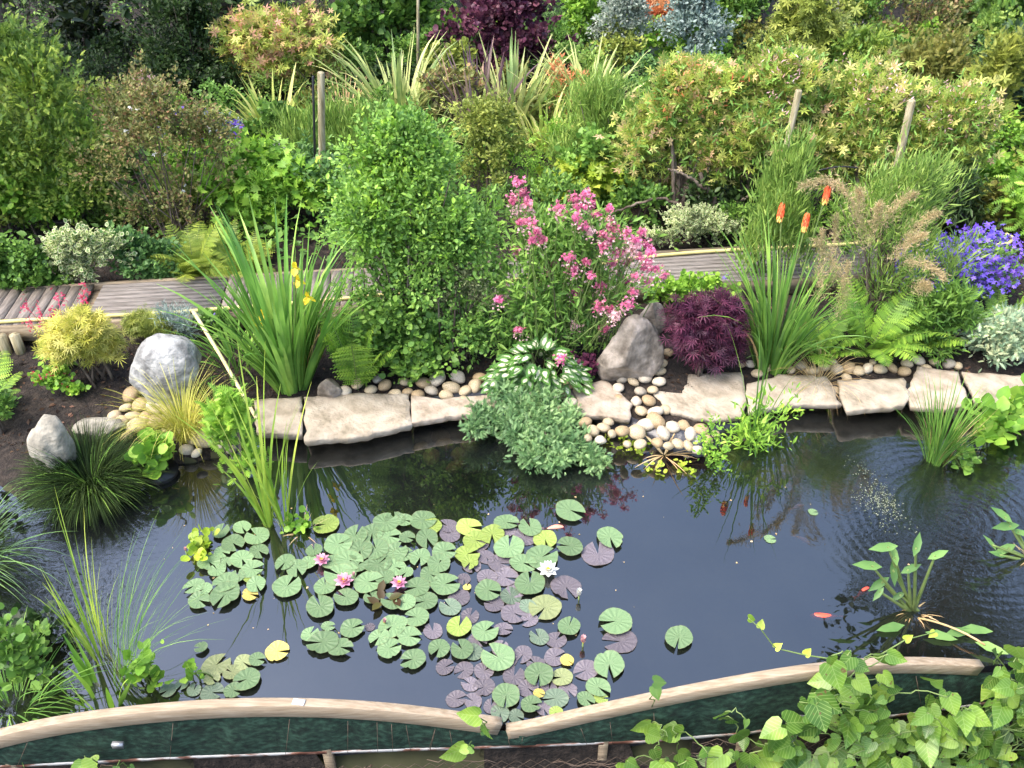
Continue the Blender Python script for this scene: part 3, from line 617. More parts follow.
def fern(name, label, px, py, Lpx, n, mat, group=None, lean=(.5, 1.0), bend=(.3, .7), az=None, wid=.22, base=None, npin=26, cat='fern'):
    b = onground(px, py) if base is None else np.array(base); Lm = Lpx * mpp(b); r = root(name, label, cat, b, group)
    V, q, uv, C = blades(b, n, Lm, .006, lean, bend, .04, az, seg=npin); MB().add(V, q, uv).build('stems', M['greenstem'], r)
    mb = MB(); t = np.linspace(0, 1, npin + 1)[3:-1]; Cc = C[:, 3:-1]; tan = nrm(np.gradient(C, axis=1))[:, 3:-1]
    hz = nrm(np.cross(tan, [0, 0, 1.0])); Nn = np.cross(hz, tan); LL = np.linalg.norm(np.diff(C, axis=1), axis=-1).sum(1)
    prof = (np.sin(np.pi * (t * .88 + .1)) ** .8) * wid
    for s in (1, -1):
        D = hz * s + tan * .45 - np.array([0, 0, .15]) + rng.normal(0, .06, hz.shape); S = LL[:, None] * prof[None] * rng.uniform(.85, 1.1, hz.shape[:2])
        inst(mb, T['feather'] if wid > .2 else T['lance'], Cc.reshape(-1, 3), D.reshape(-1, 3), Nn.reshape(-1, 3), S.ravel(), .55 if wid > .2 else 1.1)
    mb.build('fronds', M[mat], r); return r

# ------------------------------------------------------------------ the bank between the pond and the boardwalk
shrub('cutleaf_maple', 'low yellow green cutleaf maple on bare soil left of the grey boulder', 'shrub', (62, 140, 325, 398), 'palm', .075, 3200, 'goldgrass', per=6, K=10, zlo=.45, upb=.1, droop=.5, nst=8)
shrub('cutleaf_maple', 'smaller yellow green cutleaf maple just under the boardwalk edge', 'shrub', (132, 172, 318, 352), 'palm', .06, 700, 'yelgreen', per=6, K=6, zlo=.4, droop=.4, nst=5)
def coral(px, py, heads, lab):
    b = onground(px, py); r = root('coral_bells', lab, 'flowering plant', b)
    lb = lobes(b, .16, .14, .16, 7, .2); mb, tw = foliage(lb, 260, 5, 'round', .05, upb=.5); mb.build('foliage', M['fresh'], r)
    ms = MB(); P_ = []
    for hx, hy in heads:
        q = at(hx, hy, b[1] + rng.uniform(-.05, .12)); tube(ms, bez(b + [rng.normal(0, .04), 0, .05], q, .0, 6, .004), .0025, 4); P_.append(q)
    ms.build('flower_stems', M['crimson'], r)
    for p_ in P_:
        Q = p_ + rng.normal(0, 1, (28, 3)) * [.02, .02, .035]; fl_ = MB(); inst(fl_, T['star'], Q, rng.normal(size=Q.shape), rng.normal(size=Q.shape) + [0, 0, 1], .016 * rng.uniform(.6, 1.2, len(Q))); fl_.build('flower_spike', M['crimson'], r)
coral(62, 368, [(25, 305), (40, 312), (58, 298), (62, 322), (45, 325), (84, 292), (83, 302), (30, 322), (70, 318), (52, 312), (76, 325)], 'coral bells with tall crimson flower spikes in front of the boardwalk')
shrub('heuchera', 'small red and green leaved plant at the foot of the larger cutleaf maple', 'plant', (46, 84, 372, 400), 'round', .04, 320, 'fresh', per=6, K=6, nst=0, fl=[('crimson', 9, .016, 8, .02)])
fern('fern', 'green fern cut by the left edge above the bare soil', -6, 400, 62, 12, 'fern', lean=(.5, 1.1))
shrub('marginal_plant', 'small leafy plant on the soil below the left edge fern', 'plant', (-12, 22, 380, 440), 'oval', .05, 500, 'mid', nst=3)
tuft('golden_grass', 'short fine yellow grass tuft in front of the large grey boulder', 'ornamental grass', 187, 440, 66, 420, .0045, 'goldgrass', lean=(.0, .5), bend=(.2, 1.3), spread=.05)
b = G(95, 478, .0)
tuft('dark_rush', 'dark green fine leaved rush mound hanging over the left pond corner', 'rush', 92, 476, 36, 2200, .005, 'darkgrass', lean=(.1, 1.0), bend=(.3, 1.2), spread=.15, base=G(92, 486, .03), extra=[(300, .9, .005, 'grass', 'leaves')])
# potted marginal in the left corner
def pot(px, py, z, rw, hh, label, name='plant_pot'):
    c = G(px, py, z); mb = MB(); tube(mb, [c + [0, 0, -hh], c + [0, 0, -hh * .3], c, c + [0, 0, .012]], [rw * .8, rw * .92, rw, rw * 1.06], 20); o = mb.build(name, M['black'], loc=c, smooth=False); tag(o, label, 'plant pot'); return c
c = pot(161, 472, .02, .11, .2, 'black basket standing in the shallow water at the left pond corner', 'planting_basket')
r = root('marsh_marigold', 'leafy marsh marigold growing in the black basket below the pebbles', 'water plant', c)
lb = lobes(c + [0, 0, .02], .13, .12, .2, 8, .3); mb, tw = foliage(lb, 150, 4, 'round', .07, upb=.9); mb.build('foliage', M['fresh'], r); stems(c, tw, .005, 12, .03).build('stems', M['greenstem'], r)
r = shrub('horsetail', 'feathery bright green water plant left of the tall reeds', 'water plant', (222, 260, 408, 468), 'feather', .085, 700, 'fresh', per=5, K=12, zlo=.1, upb=1.4, outb=.5, nst=10)
# iris clump
def iris_flower(r, q, s=.05):
    mb = MB()
    for k in range(3):
        a = k * 2.094 + rng.uniform(0, 1); d = np.array([math.cos(a), math.sin(a), 0]); inst(mb, T['broad'], [q], [d + [0, 0, -.7]], [d * .7 + [0, 0, 1.]], s * 1.35); inst(mb, T['broad'], [q], [d * .3 + [0, 0, 1.0]], [d], s, None)
    mb.build('flower', M['yellowflower'], r)
def bunch(name, label, cat, px, py, hpx, n, w, mat, heads, bud='yellowflower', **kw):
    r = tuft(name, label, cat, px, py, hpx, n, w, mat, **kw); b = np.array(r.location)
    ms = MB(); qs = []
    for hx, hy in heads:
        q = at(hx, hy, b[1] + rng.uniform(-.1, .05)); tube(ms, bez(b + [rng.normal(0, .03), 0, 0], q, 0, 7, .004), .005, 5); qs.append(q)
    ms.build('flower_stems', M['greenstem'], r)
    return r, qs
r, qs = bunch('yellow_flag_iris', 'tall clump of yellow flag iris with broad sword leaves and yellow flowers', 'iris', 292, 386, 146, 100, .042, 'iris', [(295, 268), (298, 280), (308, 297), (262, 315), (261, 324)], lean=(.0, .42), bend=(.0, .5), spread=.13, extra=[(50, .75, .038, 'grass', 'leaves'), (9, .6, .03, 'straw', 'withered_leaves')])
for q in qs: iris_flower(r, q, .045)
tuft('daylily', 'loose clump of narrow arching leaves left of the yellow flag iris', 'daylily', 236, 366, 60, 70, .015, 'grass', lean=(.1, .9), bend=(.4, 1.2), spread=.16)
tuft('daylily', 'low arching grassy clump between the cane and the golden grass', 'daylily', 218, 420, 34, 50, .010, 'reed', lean=(.1, .8), bend=(.3, 1.1), spread=.1)
shrub('wispy_sedge', 'wispy grey green sedge right behind the grey boulder', 'sedge', (160, 204, 312, 350), 'ndl', .06, 900, 'bluegrey', per=8, K=7, zlo=.1, upb=1.2, nst=0)
shrub('geranium', 'low green plant dotted with violet flowers below the hose', 'flowering plant', (196, 236, 312, 345), 'round', .04, 260, 'mid', nst=0, fl=[('blueflower', 5, .03, 4, .012)])
fern('fern', 'tall upright fern between the iris and the birch leaved shrub', 358, 388, 105, 11, 'fern', lean=(.0, .55), bend=(.1, .6), npin=30)
# big central shrub
shrub('leafy_shrub', 'big bright green small leaved shrub rising in the middle of the bank', 'shrub', (332, 500, 148, 322), 'oval', .052, 9500, 'fresh', per=8, K=30, zlo=.12, upb=.5, deep=.6, maxry=.5, var=.0) if False else None
shrub('leafy_shrub', 'lower green shrub filling the bank between the big central shrub and the valerian', 'shrub', (385, 510, 215, 378), 'oval', .045, 5600, 'freshmid', per=8, K=24, zlo=.05, deep=.5, upb=.3, nst=8, maxry=.4)
c, rx, ry, h = fit(330, 500, 134, 376, deep=.62, maxry=.5)
r = root('leafy_shrub', 'big light green small leaved shrub rising in the middle of the bank', 'shrub', c)
lb = lobes(c, rx, ry, h, 60, .1, 1.25); lb[:, 3:6] *= .74; mb, tw = foliage(lb, 22000, 8, 'oval', .037, upb=.3, droop=.1)
mb.build('foliage', M['freshmid'], r); stems(c, tw, .014, 22, .08).build('stems', M['bark'], r)
top = lb[lb[:, 2] > c[2] + h * .52]; mb, _ = foliage(top, 6500, 6, 'oval', .04, upb=.8); mb.build('young_growth', M['fresh'], r)
shrub('bellflower', 'dense bright broad leaved mound below the big central shrub', 'shrub', (350, 442, 308, 388), 'broad', .055, 2600, 'mid', per=6, K=16, zlo=.1, deep=.6, upb=.6, nst=5)
shrub('cotoneaster', 'grey green small leaved shrub with open twigs right of the broad leaved mound', 'shrub', (430, 494, 265, 372), 'oval', .022, 4200, 'greygreen', per=10, K=16, zlo=.25, deep=.7, nst=12, stem=.007)
r = shrub('valerian', 'red valerian covered in pink flower heads in front of the boardwalk', 'flowering plant', (486, 628, 222, 380), 'lance', .09, 4200, 'freshmid', per=6, K=28, zlo=.05, deep=.5, upb=.9, nst=12, stem=.007, maxry=.5)
vb = np.array(r.location); ms = MB(); fl1 = MB(); fl2 = MB()
VH = [(518, 182), (523, 193), (514, 200), (529, 203), (520, 212), (530, 222), (536, 232), (521, 222), (543, 240), (532, 240), (585, 194), (580, 206), (590, 204), (576, 198), (556, 208), (559, 215), (577, 217), (609, 208), (607, 220), (598, 214), (583, 226), (590, 232),
      (612, 226), (596, 240), (606, 246), (617, 238), (626, 232), (634, 240), (642, 232), (646, 245), (632, 250), (640, 257), (620, 252), (627, 262), (612, 262), (597, 258), (648, 262), (655, 268), (568, 258), (575, 270), (565, 282), (574, 290), (546, 272), (548, 282), (541, 281), (570, 298),
      (590, 275), (601, 286), (599, 306), (612, 310), (627, 303), (636, 292), (626, 281), (636, 276), (648, 281), (663, 276), (605, 328), (617, 316), (500, 300), (515, 250), (552, 262), (585, 262), (619, 273), (650, 252), (637, 246), (603, 234), (527, 212), (539, 247), (574, 325), (561, 358), (622, 242), (610, 240), (644, 268), (518, 330)]
for hx, hy in VH:
    Y = vb[1] - .12 + rng.uniform(-.22, .22) - .25 * max(0, (hy - 270) / 90); q = at(hx + rng.normal(0, 1), hy, Y); a = np.array([vb[0] + rng.normal(0, .12) + (q[0] - vb[0]) * .5, vb[1] + rng.uniform(-.15, .1), vb[2] + .1])
    tube(ms, bez(a, q, .02, 7, .003), .0035, 4); s = rng.uniform(.6, 1.15)
    Q = q + rng.normal(0, 1, (52, 3)) * [.021 * s, .02 * s, .016 * s]; inst(fl1 if rng.uniform() < .92 else fl2, T['star'], Q, rng.normal(size=Q.shape), rng.normal(0, .6, Q.shape) + [0, -.3, 1], .019 * rng.uniform(.6, 1.2, len(Q)))
    Q = q + [0, 0, -.05] + rng.normal(0, 1, (16, 3)) * [.03, .03, .02]; inst(fl2, T['star'], Q, rng.normal(size=Q.shape), rng.normal(0, .6, Q.shape) + [0, 0, 1], .013)
ms.build('flower_stems', M['greenstem'], r); fl1.build('flower_heads', M['pink'], r); fl2.build('flower_heads', M['palepink'], r)
# hosta
b = onground(538, 392); r = root('hosta', 'variegated hosta with cream centred leaves beneath the valerian', 'hosta', b)
mb = MB(); n = 230; a = rng.uniform(0, 6.28, n); rad = np.sqrt(rng.uniform(.02, 1, n)); Pp = b + np.c_[np.cos(a) * rad * .35, np.sin(a) * rad * .22, .27 * (1 - rad ** 1.8) + .10]
D = np.c_[np.cos(a), np.sin(a), .35 - rad * .8] + rng.normal(0, .25, (n, 3)); inst(mb, T['broad'], Pp, D, np.array([0, -.2, 1]) + rng.normal(0, .25, (n, 3)), .12 * rng.uniform(.7, 1.15, n), .62); mb.build('leaves', M['hosta'], r)
stems(b, Pp, .004, 30, .03).build('stems', M['greenstem'], r)
shrub('heuchera', 'small dark purple leaved plant at the left foot of the brown boulder', 'plant', (570, 594, 358, 386), 'round', .04, 260, 'purple', per=5, K=5, nst=0)
# juniper spilling over the edge
jb = onground(522, 404); r = root('juniper', 'blue green juniper spilling over the coping and hanging over the water', 'conifer', jb)
jl = []
for (px, py, s) in [(525, 382, .13), (505, 395, .13), (545, 395, .15), (520, 412, .16), (490, 420, .12), (474, 430, .09), (540, 422, .18), (560, 432, .16), (520, 440, .15), (545, 448, .18), (575, 450, .15), (590, 460, .11), (556, 466, .13), (600, 466, .06), (532, 462, .12), (540, 405, .16), (570, 418, .08), (508, 428, .13), (480, 415, .08)]:
    z = np.interp(py, [380, 420, 465], [.22, .15, .07]); q = G(px, py, z); jl.append((q[0], q[1] + .04, q[2], s * .62, s * .62, s * .34))
jl = np.array(jl); mb, tw = foliage(jl, 11000, 5, 'feather', .042, upb=.35, outb=1, jit=.45, nup=1.2); mb.build('foliage', M['juniper'], r); stems(jb, tw, .014, 20, .05).build('stems', M['bark'], r)
shrub('purple_maple', 'dome shaped purple cutleaf maple above the pebbles', 'shrub', (668, 736, 308, 388), 'palm', .085, 4800, 'purple', per=6, K=18, zlo=.35, upb=.1, droop=.6, deep=.8, nst=8)
shrub('cranesbill', 'bright green ground cover with tiny mauve flowers between brown boulder and purple maple', 'ground cover plant', (636, 742, 282, 318), 'round', .04, 1500, 'fresh', per=6, K=14, zlo=.2, deep=.35, nst=0, fl=[('blueflower', 6, .022, 3, .012)])
# red hot poker
r, qs = bunch('red_hot_poker', 'red hot poker clump of long leaves with three orange red flower spikes', 'flowering plant', 771, 368, 118, 130, .022, 'grass', [(783, 202), (808, 212), (829, 184)], lean=(.0, .4), bend=(.0, .7), spread=.13, extra=[(30, .7, .024, 'midblue', 'leaves'), (8, .6, .02, 'straw', 'withered_leaves')])
for i, q in enumerate(qs):
    for (mt, z0, z1, n) in (('poker', -.085, .0, 150), ('pokerlow', -.125, -.08, 50)):
        zz = rng.uniform(z0, z1, n); aa = rng.uniform(0, 6.28, n); rr = .019 * np.sqrt(np.clip(1 - ((zz + .06) / .075) ** 2, .08, 1)); Q = q + np.c_[np.cos(aa) * rr * .6, np.sin(aa) * rr * .6, zz]
        mb = MB(); inst(mb, T['chip'], Q, np.c_[np.cos(aa) * .6, np.sin(aa) * .6, -np.ones(n)], np.c_[np.cos(aa), np.sin(aa), np.full(n, .4)], .03, .55); mb.build('flower_spike', M[mt], r)
# feathery shrub with beige plumes
c, rx, ry, h = fit(808, 935, 176, 345, deep=.7, maxry=.55)
r = root('tamarisk', 'tall feathery shrub with hanging beige plumes behind the ferns', 'shrub', c)
lb = lobes(c, rx, ry, h, 26, .25); mb, tw = foliage(lb, 7500, 10, 'ndl', .085, upb=.9, outb=.6, jit=.35); mb.build('foliage', M['feathery'], r); stems(c, tw, .012, 26, .06).build('stems', M['bark'], r)
mb = MB()
for (ax, ay, bx, by) in [(868, 250, 842, 188), (842, 188, 800, 188), (905, 240, 938, 214), (880, 225, 915, 195), (830, 290, 836, 215), (818, 300, 822, 230), (905, 262, 945, 280), (870, 240, 880, 205), (850, 300, 815, 240), (890, 262, 925, 236), (915, 290, 928, 290), (860, 225, 858, 190), (838, 320, 848, 262)]:
    Yp = c[1] - rng.uniform(.35, .6); t = np.sort(rng.uniform(0, 1, 700))[:, None]; p0_, p1_ = at(ax, ay, Yp), at(bx, by, Yp - .1); Q = p0_ + (p1_ - p0_) * t + np.c_[np.zeros(700), np.zeros(700), .05 * np.sin(np.pi * t[:, 0])] + rng.normal(0, 1, (700, 3)) * (.012 + .03 * rng.uniform(0, 1, (700, 1)) ** 2) * (1.35 - t)
    inst(mb, T['ndl'], Q, nrm(p1_ - p0_) + rng.normal(0, .7, Q.shape), rng.normal(size=Q.shape), .036, .9)
mb.build('plumes', M['heathy'], r)
c, rx, ry, h = fit(732, 800, 158, 300, deep=.7, maxry=.4)
r = root('broom', 'upright feathery green shrub behind the red hot poker, left of the plumed one', 'shrub', c)
lb = lobes(c, rx, ry, h, 18, .2); mb, tw = foliage(lb, 5200, 10, 'ndl', .10, upb=1.6, outb=.4, jit=.3); mb.build('foliage', M['feathery'], r); stems(c, tw, .01, 16, .06).build('stems', M['greenstem'], r)
tuft('dry_grass', 'wisp of dry straw coloured grass falling over the coping slab', 'ornamental grass', 818, 384, 48, 110, .003, 'straw', lean=(.2, 1.1), bend=(.3, 1.4), spread=.06)
fern('fern', 'large bright fern spreading over the pebble row right of the red hot poker', 868, 352, 78, 20, 'fern', lean=(.1, .95), bend=(.4, 1.0), npin=26)
fern('fern', 'light green fern close behind the dry grass wisp', 815, 358, 62, 15, 'fern', lean=(.1, .8), bend=(.3, .9))
fern('fern', 'second large fern right below the plumed feathery shrub', 908, 346, 70, 17, 'fern', lean=(.1, .95), bend=(.4, 1.0), npin=24)
shrub('euphorbia', 'rounded mid green whorled shrub left of the blue flowers', 'shrub', (898, 960, 296, 366), 'lance', .075, 2600, 'mid', per=9, K=16, zlo=.2, upb=.8, nst=7)
r = shrub('bellflower_bush', 'mass of violet blue flowers at the right edge', 'flowering plant', (884, 1012, 238, 328), 'oval', .04, 2600, 'mid', per=6, K=18, zlo=.15, nst=6, fl=[('blueflower', 110, .032, 17, .045)])
shrub('silver_juniper', 'low silver green juniper on the bank at the right edge', 'conifer', (955, 1040, 322, 378), 'feather', .06, 3200, 'silverjuniper', per=6, K=16, zlo=.2, upb=.3, nst=6)
shrub('fern_like_shrub', 'light green ferny conifer branch entering from the right edge above the hose', 'conifer', (985, 1060, 180, 260), 'feather', .13, 800, 'fresh', per=5, K=10, zlo=.5, upb=.1, nst=5)

# ------------------------------------------------------------------ behind the boardwalk
BG = [
 ('ivy', 'dark green ivy mat along the far side of the boardwalk at the left edge', 'ivy', (-34, 78, 244, 306), 'broad', .045, 2800, 'mid', dict(K=14, zlo=.2, deep=.45, nst=0)),
 ('variegated_ivy', 'cream variegated ivy mound along the boardwalk', 'ivy', (46, 136, 238, 300), 'broad', .045, 2600, 'variegated', dict(K=12, zlo=.2, deep=.5, nst=0)),
 ('ivy', 'grey green ivy between the variegated ivy and the yellow green ferns', 'ivy', (104, 178, 238, 292), 'broad', .045, 2000, 'midblue', dict(K=10, zlo=.2, deep=.5, nst=0)),
 ('vine_shrub', 'bright green large leaved shrub at the left edge above the ivy', 'shrub', (-30, 46, 142, 248), 'broad', .09, 1500, 'fresh', dict(K=14)),
 ('conifer_shrub', 'tall dense shrub with yellow green tips at the left edge', 'shrub', (-14, 140, 46, 250), 'feather', .062, 15000, 'conf', dict(K=34, zlo=.12, deep=.6, upb=1.2, nst=16, maxry=.7)),
 ('abelia', 'open bronze green shrub with scattered white flowers left of the bright maple', 'shrub', (112, 262, 88, 262), 'oval', .04, 7800, 'brownish', dict(K=26, zlo=.1, deep=.6, stem=.009, nst=22, fl=[('whiteflower', 8, .03, 4, .02)])),
 ('maple', 'bright lime green maple with lobed leaves left of the central shrub', 'shrub', (192, 345, 150, 240), 'maple', .095, 1900, 'fresh', dict(K=22, zlo=.25, deep=.5, per=5, upb=.5, stem=.01)),
 ('variegated_shrub', 'small cream variegated shrub behind the bright maple', 'shrub', (252, 312, 148, 200), 'oval', .04, 1300, 'greyleaf', dict(K=8)),
 ('lavender', 'hazy upright green lavender mass behind the two left posts', 'lavender', (282, 392, 116, 200), 'ndl', .13, 4200, 'feathery', dict(K=18, zlo=.1, deep=.5, upb=2.2, outb=.3, jit=.25, per=12, nst=0)),
 ('yellow_shrub', 'yellow green small leaved shrub between central shrub and flax clumps', 'shrub', (448, 530, 108, 215), 'oval', .045, 3800, 'yelgreen', dict(K=16, zlo=.2)),
 ('feathery_shrub', 'soft feathery light green shrub left of the rhododendron bank', 'shrub', (552, 646, 92, 205), 'ndl', .12, 5200, 'feathery', dict(K=18, zlo=.2, upb=1.6, outb=.5, jit=.35, per=10, nst=10)),
 ('grape_vine', 'lime green round leaved plant just above the pink valerian', 'plant', (536, 626, 168, 218), 'maple', .10, 620, 'lime', dict(K=12, zlo=.3, per=4, nst=4)),
 ('orange_shrub', 'shrub with orange young leaves amid the feathery foliage', 'shrub', (538, 592, 70, 140), 'lance', .07, 900, 'orangeleaf', dict(K=9, per=5)),
 ('euonymus', 'low variegated ground cover right of the valerian behind the boardwalk', 'ground cover plant', (640, 742, 212, 256), 'oval', .04, 2400, 'variegated', dict(K=16, zlo=.2, deep=.4, nst=0)),
 ('low_shrub', 'low green ground cover behind the boardwalk near the red hot poker', 'ground cover plant', (712, 800, 196, 252), 'oval', .04, 1600, 'mid', dict(K=12, zlo=.2, deep=.4, nst=0)),
 ('pieris', 'wide pieris with reddish young leaves and red flowers at upper left', 'shrub', (212, 352, 20, 108), 'whorl', .11, 2800, 'pieris', dict(K=26, zlo=.2, per=3, upb=.8, fl=[('crimson', 10, .05, 8, .05)])),
 ('holly', 'dark green shrub standing left of the reddish pieris', 'shrub', (150, 245, 0, 105), 'oval', .07, 4200, 'dark', dict(K=24, zlo=.1)),
 ('white_rose', 'small shrub with pink and cream blossom behind the abelia', 'flowering plant', (118, 196, 82, 140), 'oval', .05, 1200, 'brownish', dict(K=10, fl=[('palepink', 16, .05, 7, .04)])),
 ('catmint', 'low violet flowering plant left of the yellow striped flax', 'flowering plant', (140, 262, 120, 175), 'oval', .04, 1400, 'bluegrey', dict(K=12, deep=.4, fl=[('blueflower', 20, .035, 14, .05)])),
 ('laurel', 'mid green leafy shrub at the top edge behind the variegated flax', 'shrub', (332, 458, -30, 78), 'broad', .10, 3400, 'mid', dict(K=26, zlo=.1, fl=[('palepink', 4, .05, 5, .03)])),
 ('smoke_bush', 'dark purple smoke bush at the top centre', 'shrub', (452, 566, -12, 92), 'round', .075, 5200, 'smoke', dict(K=28, zlo=.1, upb=.9)),
 ('green_shrub', 'yellow green shrub between smoke bush and silver variegated shrub', 'shrub', (560, 606, -12, 70), 'oval', .08, 1600, 'fresh', dict(K=12, zlo=.1)),
 ('silver_shrub', 'silvery white leaved shrub at the top right of centre', 'shrub', (586, 652, 0, 86), 'oval', .06, 3600, 'greyleaf', dict(K=18, zlo=.1)),
 ('orange_pieris', 'orange tinted pieris sprays between the silver and the blue grey shrubs', 'shrub', (632, 678, -8, 52), 'whorl', .12, 420, 'orangeleaf', dict(K=9, per=3)),
 ('blue_spruce', 'blue grey shrub at the top right of the silver one', 'shrub', (650, 722, -8, 92), 'oval', .06, 4200, 'bluegrey', dict(K=20, zlo=.1)),
 ('camellia', 'glossy mid green shrub at the top edge right of the blue grey one', 'shrub', (700, 774, -25, 58), 'oval', .10, 2400, 'mid', dict(K=18, zlo=.1)),
 ('golden_cypress', 'drooping yellow variegated conifer at the top edge', 'conifer', (768, 838, -20, 88), 'whorl', .12, 1300, 'yelgreen', dict(K=18, zlo=.1, per=4, droop=.8)),
 ('spirea', 'round yellow green shrub in front of the drooping golden conifer', 'shrub', (738, 800, 32, 92), 'oval', .045, 2600, 'yelgreen', dict(K=12, zlo=.1)),
 ('hebe', 'low green dome above the rhododendron bank', 'shrub', (708, 760, 54, 92), 'oval', .04, 1900, 'olive', dict(K=10, zlo=.1)),
 ('small_conifer', 'small yellowish green conifer right of the golden one', 'conifer', (824, 880, 36, 96), 'feather', .08, 1900, 'conf', dict(K=12, zlo=.1, upb=1.3)),
 ('bronze_conifer', 'bronze green conifer behind the right leaning post', 'conifer', (882, 962, 42, 128), 'feather', .09, 3400, 'olive', dict(K=18, zlo=.1, upb=1.3)),
 ('bronze_conifer', 'slender olive conifer left of the dark foliage at the right edge', 'conifer', (944, 1002, 52, 160), 'feather', .09, 2600, 'yelolive', dict(K=18, zlo=.1, upb=1.3)),
 ('yew', 'dark blue green yew at the upper right edge', 'conifer', (968, 1066, 24, 150), 'feather', .10, 4200, 'darkblue', dict(K=24, zlo=.1)),
 ('fir', 'mid green conifer with flat sprays at the top right corner', 'conifer', (938, 1060, -40, 60), 'feather', .18, 1700, 'mid', dict(K=22, zlo=.1, upb=.1, droop=.3)),
 ('brown_shrub', 'thin brownish shrub at the top edge above the bronze conifer', 'shrub', (856, 950, -22, 66), 'oval', .07, 2100, 'brownish', dict(K=16, zlo=.1)),
 ('berberis', 'green and brown shrub at the top edge right of the gravel path', 'shrub', (818, 880, -5, 62), 'oval', .06, 1300, 'mid', dict(K=12, zlo=.1)),
]
LM('conf', (.06, .13, .025), (.12, .23, .035), (.28, .40, .07)); LM('yelolive', (.13, .17, .03), (.2, .26, .05), (.3, .36, .08)); LM('darkblue', (.03, .07, .04), (.06, .13, .07), (.10, .19, .10))
FILL = ['mid', 'fresh', 'yelgreen', 'midblue', 'olive', 'dark', 'feathery', 'brownish', 'freshmid']
fr2 = random.Random(9); n_f = 0
for row, (py_, hp) in enumerate([(236, 62), (206, 66), (172, 62), (138, 56), (108, 52), (84, 50), (62, 50), (44, 52)]):
    x = -40 + 30 * (row % 2)
    while x < 1060:
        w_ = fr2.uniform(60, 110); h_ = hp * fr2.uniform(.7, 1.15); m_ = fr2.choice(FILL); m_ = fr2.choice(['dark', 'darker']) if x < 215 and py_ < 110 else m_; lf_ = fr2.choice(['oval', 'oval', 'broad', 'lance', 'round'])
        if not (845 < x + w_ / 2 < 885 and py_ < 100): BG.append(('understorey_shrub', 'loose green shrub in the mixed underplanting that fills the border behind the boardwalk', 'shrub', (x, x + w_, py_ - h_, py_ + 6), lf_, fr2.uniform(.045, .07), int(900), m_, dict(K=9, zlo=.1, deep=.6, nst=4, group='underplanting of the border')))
        x += w_ * .86
for nm_, lab_, cat_, bx, lf, sz, n_, mt, kw in BG: shrub(nm_, lab_, cat_, bx, lf, sz, n_, mt, **kw)
fern('fern', 'yellow green fern clump behind the boardwalk left of the iris', 196, 280, 66, 25, 'fernyellow', lean=(.1, 1.0), bend=(.3, .9), npin=24)
fern('fern', 'yellow green fern clump under the bright maple', 248, 276, 56, 23, 'fernyellow', lean=(.1, 1.0), bend=(.3, .9), npin=24)
fern('fern', 'taller yellow fern behind the two ferns left of the iris', 218, 266, 52, 22, 'fernyellow', lean=(.0, .8), bend=(.3, .9), npin=24)
fern('fern', 'fern with a light green frond tip left of the pale stump', 995, 330, 60, 10, 'fern', lean=(.2, 1.0))
def flax(px, py, hpx, n, w, mat, label, name='flax', **kw): return tuft(name, label, 'flax', px, py, hpx, n, w, mat, **{**dict(lean=(.0, .8), bend=(.1, .9), spread=.22), **kw})
flax(400, 132, 92, 150, .045, 'flax', 'big clump of cream striped flax at the left of the purple flax')
flax(425, 148, 60, 80, .04, 'flax', 'lower cream striped flax in front of the big striped clump')
flax(478, 140, 82, 70, .05, 'flaxpurple', 'purple brown flax with stiff leaves under the smoke bush', lean=(.0, .5), bend=(.0, .4))
flax(512, 132, 84, 90, .05, 'flax', 'green striped flax right of the purple brown flax', lean=(.0, .6), bend=(.0, .6))
flax(586, 128, 84, 130, .042, 'flax', 'pale green striped flax below the silver shrub')
flax(545, 150, 60, 70, .04, 'flaxyellow', 'small yellowish flax in front of the green striped flax')
flax(276, 142, 66, 90, .045, 'flaxyellow', 'yellow striped flax behind the left wooden post')
flax(345, 122, 44, 60, .02, 'straw', 'straw coloured grass beside the left wooden post', 'ornamental_grass')
# rhododendron bank: several bushes on gnarled trunks
rh = [((616, 732, 78, 200), 'lime leaved rhododendron at the left end of the bank above the valerian'), ((700, 812, 72, 205), 'rhododendron with pink tinted tips between the gnarled trunk and the left leaning post'),
      ((782, 896, 84, 215), 'rhododendron with pale pink tips between the two leaning posts'), ((868, 966, 100, 222), 'rhododendron with dark lower leaves at the right end of the bank')]
for i, (bx, lab) in enumerate(rh):
    c, rx, ry, h = fit(bx[0], bx[1], bx[2], 238, deep=.8, maxry=.6); r = root('rhododendron', lab, 'shrub', c, None)
    lb = lobes(c, rx * 1.08, ry, h, 40, .4, 1.1); lb[:, 3:6] *= .9; mb, tw = foliage(lb, 6600, 3, 'whorl', .066, upb=.8, jit=.35, nup=1); mb.build('foliage', M['rhodo'], r)
    mb2, _ = foliage(lb, 4200, 5, 'lance', .075, upb=.2, jit=.7); mb2.build('foliage', M['freshmid'], r)
    up = tw[tw[:, 2] > c[2] + h * .75]
    if len(up): blossoms(up, 95, .045, 'lance', 7, .03, .05).build('new_shoots', M['palepink'] if i else M['orangeleaf'], r)['kind'] = 'stuff'
    stems(c + [0, -.1, 0], tw, .03, 9, .12).build('trunks', M['bark'], r)
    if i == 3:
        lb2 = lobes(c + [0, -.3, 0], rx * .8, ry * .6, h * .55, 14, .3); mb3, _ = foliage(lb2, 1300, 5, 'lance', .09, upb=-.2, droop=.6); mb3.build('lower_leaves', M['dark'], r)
gt = onground(688, 246); mb = MB()
